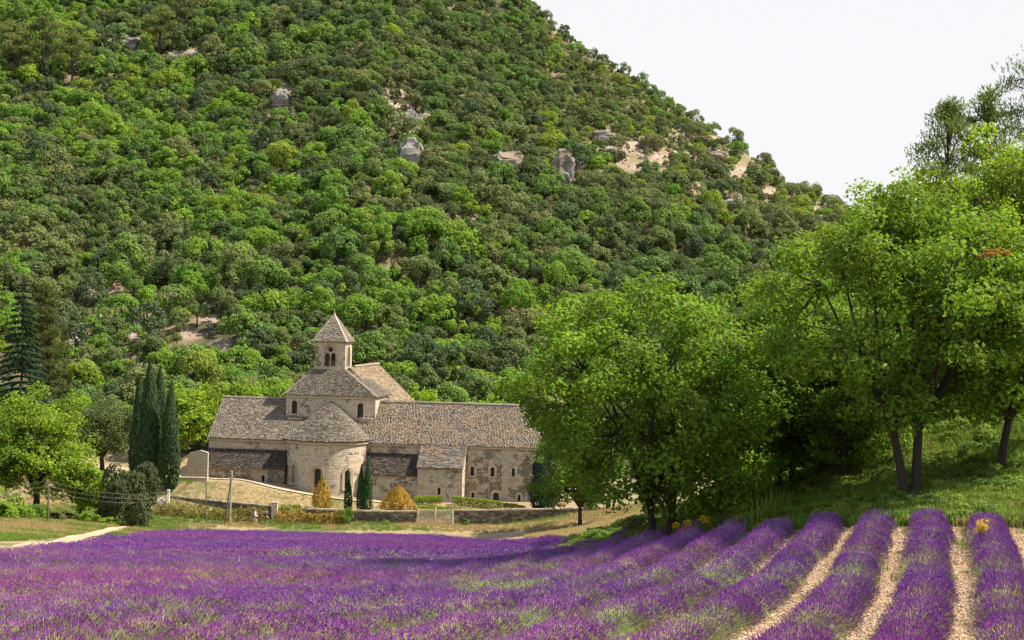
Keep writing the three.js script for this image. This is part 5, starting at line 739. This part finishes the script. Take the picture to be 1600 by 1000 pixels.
  const shrubs = [[12, 168, 2.7, 1.1, leafYellow, 'tall bright yellow-green shrub at the picture edge by the path'], [30, 166, 1.7, 0.9, leafBright, 'bright green shrub below the tall yellow-green one'], [55, 172, 1.5, 0.9, leafDeep, 'dark green brush at the foot of the spreading tree'], [4, 160, 1.9, 0.8, leafBright, 'low vivid shrub overhanging the grass by the path'], [82, 180, 1.5, 0.9, leafYellow, 'yellowish shrub just behind the wire pole'], [92, 174, 1.2, 0.8, leafOlive, 'dull green bush beside the wire pole'], [150, 178, 1.1, 1.1, leafYellow, 'yellow-green sapling bush in the dry grass'], [118, 181, 1.3, 0.75, leafOlive, 'low olive bush under the small round tree'], [182, 180, 1.2, 0.7, leafYellow, 'pale green bush at the foot of the dark holm oak'], [226, 186, 1.1, 0.7, leafYellow, 'small lime bush between holm oak and hedge'], [732, 201.5, 0.65, 1.2, leafDeep, 'small dark plant growing against the long stone wall'], [606, 201.6, 0.6, 0.8, leafMid, 'green tuft at the base of the wall beside the gate'], [545, 201.6, 1.2, 1.3, leafDeep, 'ivy-like green shrub climbing the stone wall'], [1015, 72, 0.9, 0.8, leafOlive, 'dry green bush at the foot of the twin oak trunks'], [960, 76, 1.2, 0.6, leafMid, 'long grassy bush on the tongue of the bank'], [1180, 66, 0.8, 0.9, leafBright, 'bright sapling bush in the bank shade'], [1300, 64, 0.55, 0.8, leafBright, 'small leafy bush under the leaning oak'], [1580, 60, 0.6, 0.9, leafMid, 'leafy bush below the slim leaning oak']];
  for (const [px, d, s, sy, m, label] of shrubs) { const p = onG((px - 800) / FOCAL * d, d), t = thing('shrub', label, 'shrub', p, px); t.scale.set(s, s * sy, s); mesh('foliage', sg[px % 2], m, t); }
  { const p = at(192, 700, 222), t = thing('rubble_heap', 'heap of pale broken stones between trees near the cypresses', 'rubble', [p[0], p[1] - 0.9, p[2]]); const r = rng(8); const g = new THREE.IcosahedronGeometry(1, 1), a = g.attributes.position; for (let i = 0; i < a.count; i++) { const v = new THREE.Vector3().fromBufferAttribute(a, i), k = 1 + 0.35 * noise3(v.x * 1.3, v.y * 1.3, v.z * 1.3, 2); a.setXYZ(i, v.x * k, v.y * k * 0.7, v.z * k); } g.computeVertexNormals(); const sm_ = [0.45, 0.3, 0.2].map((k) => std({ color: rgb(k, k * 0.93, k * 0.86) })); for (let i = 0; i < 26; i++) { const m = mesh('stone', g, sm_[i % 3], t); m.position.set((r() - 0.5) * 3.2, r() * 1.0 - 0.1, (r() - 0.5) * 1.5); m.rotation.set(r() * 6, r() * 6, r() * 6); m.scale.setScalar(0.25 + 0.35 * r()); } }
  // poles and wires
  const wood = std({ color: rgb(0.10, 0.085, 0.07) }), grey = std({ color: rgb(0.32, 0.29, 0.25) }), metal = std({ color: rgb(0.2, 0.2, 0.2), roughness: 0.6 });
  function pole(name, label, base, top, r, m, arm) { const t = thing(name, label, 'pole', [base[0], base[1] - 0.2, base[2]]), b = new MB(), e = [top[0] - base[0], top[1] - base[1] + 0.2, top[2] - base[2]]; b.tube([[0, -0.3, 0], [e[0] * 0.5, e[1] * 0.5, e[2] * 0.5], e], [r, r * 0.85, r * 0.7], 8); mesh('shaft', b.geo(), m, t); if (arm) { for (let k = 0; k < 3; k++) { const i = mesh('insulator', new THREE.CylinderGeometry(0.05, 0.07, 0.2, 8), metal, t); i.position.set(e[0] + (k - 1) * 0.12, e[1] - 0.1 - k * 0.45, e[2] + 0.14); } } return t; }
  const A0 = at(75, 829, 163), A1 = at(76, 749, 163); pole('utility_pole', 'thin dark pole carrying wires in front of the spreading tree', A0, A1, 0.11, wood, true);
  const B0 = at(322.5, 823, 197), B1 = at(322, 738, 197); pole('utility_pole', 'thin dark upright pole rising out of the hedge', B0, B1, 0.075, wood, false);
  const C0 = at(359, 820, 197.5), C1 = at(362.5, 735, 197.5); const cp = pole('utility_pole', 'weathered pole braced by a slanting strut before the hedge', C0, C1, 0.12, grey, true);
  { const b = new MB(), s = at(351, 818, 197.8), f = [C0[0], C0[1] - 0.2, C0[2]]; b.tube([[s[0] - f[0], s[1] - f[1] - 0.5, s[2] - f[2]], [C1[0] - f[0] - 0.05, C1[1] - f[1] - 0.35, C1[2] - f[2] - 0.15]], [0.1, 0.08], 7); mesh('strut', b.geo(), wood, cp); }
  function wire(label, a, b, sag, r = 0.008) { const n = 22, P = []; for (let i = 0; i <= n; i++) { const t = i / n; P.push([lerp(a[0], b[0], t) - a[0], lerp(a[1], b[1], t) - sag * 4 * t * (1 - t) - a[1], lerp(a[2], b[2], t) - a[2]]); } const q = new MB(); q.tube(P, P.map(() => r), 5); const m = mesh('utility_wire', q.geo(), metal, scene); m.position.set(...a); m.userData = { label, category: 'wire', group: 'overhead wires' }; }
  [['topmost', 0], ['middle', 0.45], ['lowest', 0.9]].forEach(([w, dy], k) => { const a = [A1[0], A1[1] - 0.1 - dy, A1[2] + 0.15]; wire(w + ' of the wires slung from the thin pole out past the picture edge', a, [A1[0] - 26, A1[1] - 3.2 - dy * 1.3, A1[2] + 22], 0.6); wire(w + ' of the wires slung between the thin pole and the braced pole', a, [C1[0] - 0.1, C1[1] - 0.3 - dy, C1[2] + 0.15], 1.8); });
  wire('thin wire from the braced pole up to the abbey aisle wall', [C1[0], C1[1] - 0.1, C1[2]], at(330, 757, 214), 0.1, 0.02);
  { const a = at(466, 827, 198.6), t = thing('wooden_barrier', 'low bare timber rail barrier in the grass verge', 'barrier', [a[0], a[1] - 0.1, a[2]]); const b = new MB(); b.box(-0.05, 1.15, 0.72, 0.8, -0.04, 0.04); mesh('rail', b.geo(), grey, t); for (const x of [0.04, 1.05]) { const c = new MB(); c.box(x - 0.04, x + 0.04, -0.2, 0.716, -0.04, 0.04); mesh('post', c.geo(), grey, t); } }
  // two walkers before the hedge
  function person(label, base, turn, s, colors, pose) {
    const t = thing('person', label, 'person', base, turn), res = 84, H = 2.0, mc = new MarchingCubes(res, matDark, false, false, 120000), C = [];
    const bone = (a, b, r0, r1, part) => C.push([a, b, r0, r1, part]);
    const sw = pose.step; bone([-0.09, 0.9, 0], [-0.1, 0.5, 0.03 + sw * 0.10], 0.085, 0.06, 'leg'); bone([-0.1, 0.5, 0.03 + sw * 0.10], [-0.1, 0.09, sw * 0.16], 0.055, 0.04, 'shin'); bone([-0.1, 0.06, sw * 0.16 - 0.02], [-0.11, 0.045, sw * 0.16 + 0.15], 0.045, 0.035, 'shoe');
    bone([0.09, 0.9, 0], [0.1, 0.5, 0.03 - sw * 0.06], 0.085, 0.06, 'leg'); bone([0.1, 0.5, 0.03 - sw * 0.06], [0.1, 0.09, -sw * 0.2], 0.055, 0.04, 'shin'); bone([0.1, 0.06, -sw * 0.2 - 0.02], [0.11, 0.045, -sw * 0.2 + 0.15], 0.045, 0.035, 'shoe');
    bone([0, 0.92, 0], [0, 1.12, 0], 0.135, 0.125, 'hip'); bone([0, 1.12, 0], [0, 1.36, 0.0], 0.125, 0.15, 'top'); bone([-0.15, 1.4, 0], [0.15, 1.4, 0], 0.065, 0.065, 'top'); bone([0, 1.42, 0], [0, 1.52, 0.01], 0.055, 0.05, 'skin'); bone([0, 1.6, 0.015], [0, 1.67, 0.0], 0.085, 0.092, 'skin'); bone([0, 1.6, 0.1], [0, 1.59, 0.12], 0.018, 0.014, 'skin');
    for (const k of [-1, 1]) { const e = [k * 0.25, 1.14, k * 0.03 - 0.02], h = [k * (0.24 - pose.fold * 0.12), 0.94 + pose.fold * 0.18, 0.08 + pose.fold * 0.14 + k * sw * 0.05]; bone([k * 0.19, 1.39, 0], e, 0.05, 0.04, 'top'); bone(e, h, 0.038, 0.028, 'skin'); const g = nrm([h[0] - e[0], h[1] - e[1], h[2] - e[2]]); bone(h, [h[0] + g[0] * 0.08, h[1] + g[1] * 0.08, h[2] + g[2] * 0.08], 0.03, 0.026, 'skin'); for (let f = 0; f < 4; f++) { const o = (f - 1.5) * 0.017; bone([h[0] + g[0] * 0.08, h[1] + g[1] * 0.08, h[2] + g[2] * 0.08 + o], [h[0] + g[0] * (0.15 - 0.01 * Math.abs(f - 1.3)), h[1] + g[1] * 0.15, h[2] + g[2] * 0.15 + o * 1.2], 0.009, 0.008, 'skin'); } bone([h[0] + g[0] * 0.03, h[1] + g[1] * 0.03, h[2] + 0.025], [h[0] + g[0] * 0.08 - k * 0.02, h[1] + g[1] * 0.08, h[2] + 0.055], 0.011, 0.009, 'skin'); }
    const seg = (p, [a, b, r0, r1]) => { const d = [b[0] - a[0], b[1] - a[1], b[2] - a[2]], u = clamp(((p[0] - a[0]) * d[0] + (p[1] - a[1]) * d[1] + (p[2] - a[2]) * d[2]) / (d[0] * d[0] + d[1] * d[1] + d[2] * d[2] + 1e-9), 0, 1); return Math.hypot(p[0] - a[0] - u * d[0], p[1] - a[1] - u * d[1], p[2] - a[2] - u * d[2]) - lerp(r0, r1, u); };
    const toP = (i, j, k) => [(i / res * 2 - 1) * H / 2, (j / res * 2 - 1) * H / 2 + 0.9, (k / res * 2 - 1) * H / 2];
    for (let k = 0; k < res; k++) for (let j = 0; j < res; j++) for (let i = 0; i < res; i++) { const p = toP(i, j, k); if (Math.abs(p[0]) > 0.42 || Math.abs(p[2]) > 0.5) { mc.field[k * res * res + j * res + i] = -0.3; continue; } let v = 0; for (const c of C) v += Math.exp(-28 * seg(p, c)); mc.field[k * res * res + j * res + i] = Math.log(v) / 28 ; }
    mc.isolation = 0; mc.update(); const n = mc.count, P = new Float32Array(n * 3), Q = new Float32Array(n * 3); for (let i = 0; i < n; i++) { const p = [mc.positionArray[i * 3] * H / 2, mc.positionArray[i * 3 + 1] * H / 2 + 0.9, mc.positionArray[i * 3 + 2] * H / 2]; P.set(p, i * 3); let best = null, bd = 9; for (const c of C) { const d = seg(p, c); if (d < bd) { bd = d; best = c[4]; } } if (best === 'top' && p[1] < 1.06) best = 'hip'; Q.set(colors[best] || colors.skin, i * 3); }
    const g = new THREE.BufferGeometry(); g.setAttribute('position', new THREE.BufferAttribute(P, 3)); g.setAttribute('normal', new THREE.BufferAttribute(mc.normalArray.slice(0, n * 3), 3)); g.setAttribute('color', new THREE.BufferAttribute(Q, 3)); mesh('body', g, std({ vertexColors: true, roughness: 0.8 }), t);
    const hg = new THREE.SphereGeometry(0.112, 18, 14, 0, 6.283, 0, 1.75), a = hg.attributes.position; for (let i = 0; i < a.count; i++) { const z = a.getZ(i), y = a.getY(i); if (z > 0.05 && y < 0.06) a.setZ(i, 0.05); } hg.computeVertexNormals(); const hm = mesh('hair', hg, std({ color: rgb(...colors.hair) }), t); hm.position.set(0, 1.655, -0.012); for (const k of [-1, 1]) mesh('eye', new THREE.SphereGeometry(0.012, 8, 6), matDark, t).position.set(k * 0.034, 1.635, 0.094); if (colors.bag) { const b = mesh('rucksack', new THREE.CapsuleGeometry(0.13, 0.2, 4, 10), std({ color: rgb(...colors.bag) }), t); b.position.set(0, 1.22, -0.2); b.scale.z = 0.7; }
    t.scale.setScalar(s); return t;
  }
  scene.getObjectByName('shed').scale.setScalar(0.6);
  const pa = at(398, 825, 198.4), pb = at(415.5, 825, 198.8), yy = (p) => [p[0], G(p[0], -p[2]), p[2]];
  person('walker in white top and pale shorts with violet rucksack by the hedge', yy(pa), 1.9, 1.0, { top: [0.62, 0.58, 0.66], hip: [0.45, 0.4, 0.42], leg: [0.42, 0.36, 0.36], shin: [0.42, 0.27, 0.2], shoe: [0.2, 0.18, 0.2], skin: [0.42, 0.27, 0.2], hair: [0.12, 0.08, 0.06], bag: [0.12, 0.06, 0.3] }, { step: 1, fold: 0.6 });
  person('walker in dark navy top following close to the pale pillar', yy(pb), 1.7, 0.93, { top: [0.02, 0.025, 0.05], hip: [0.03, 0.03, 0.05], leg: [0.12, 0.1, 0.1], shin: [0.4, 0.26, 0.2], shoe: [0.1, 0.1, 0.1], skin: [0.42, 0.27, 0.2], hair: [0.2, 0.14, 0.08] }, { step: -0.7, fold: 0.3 });
}
renderer.render(scene, camera);
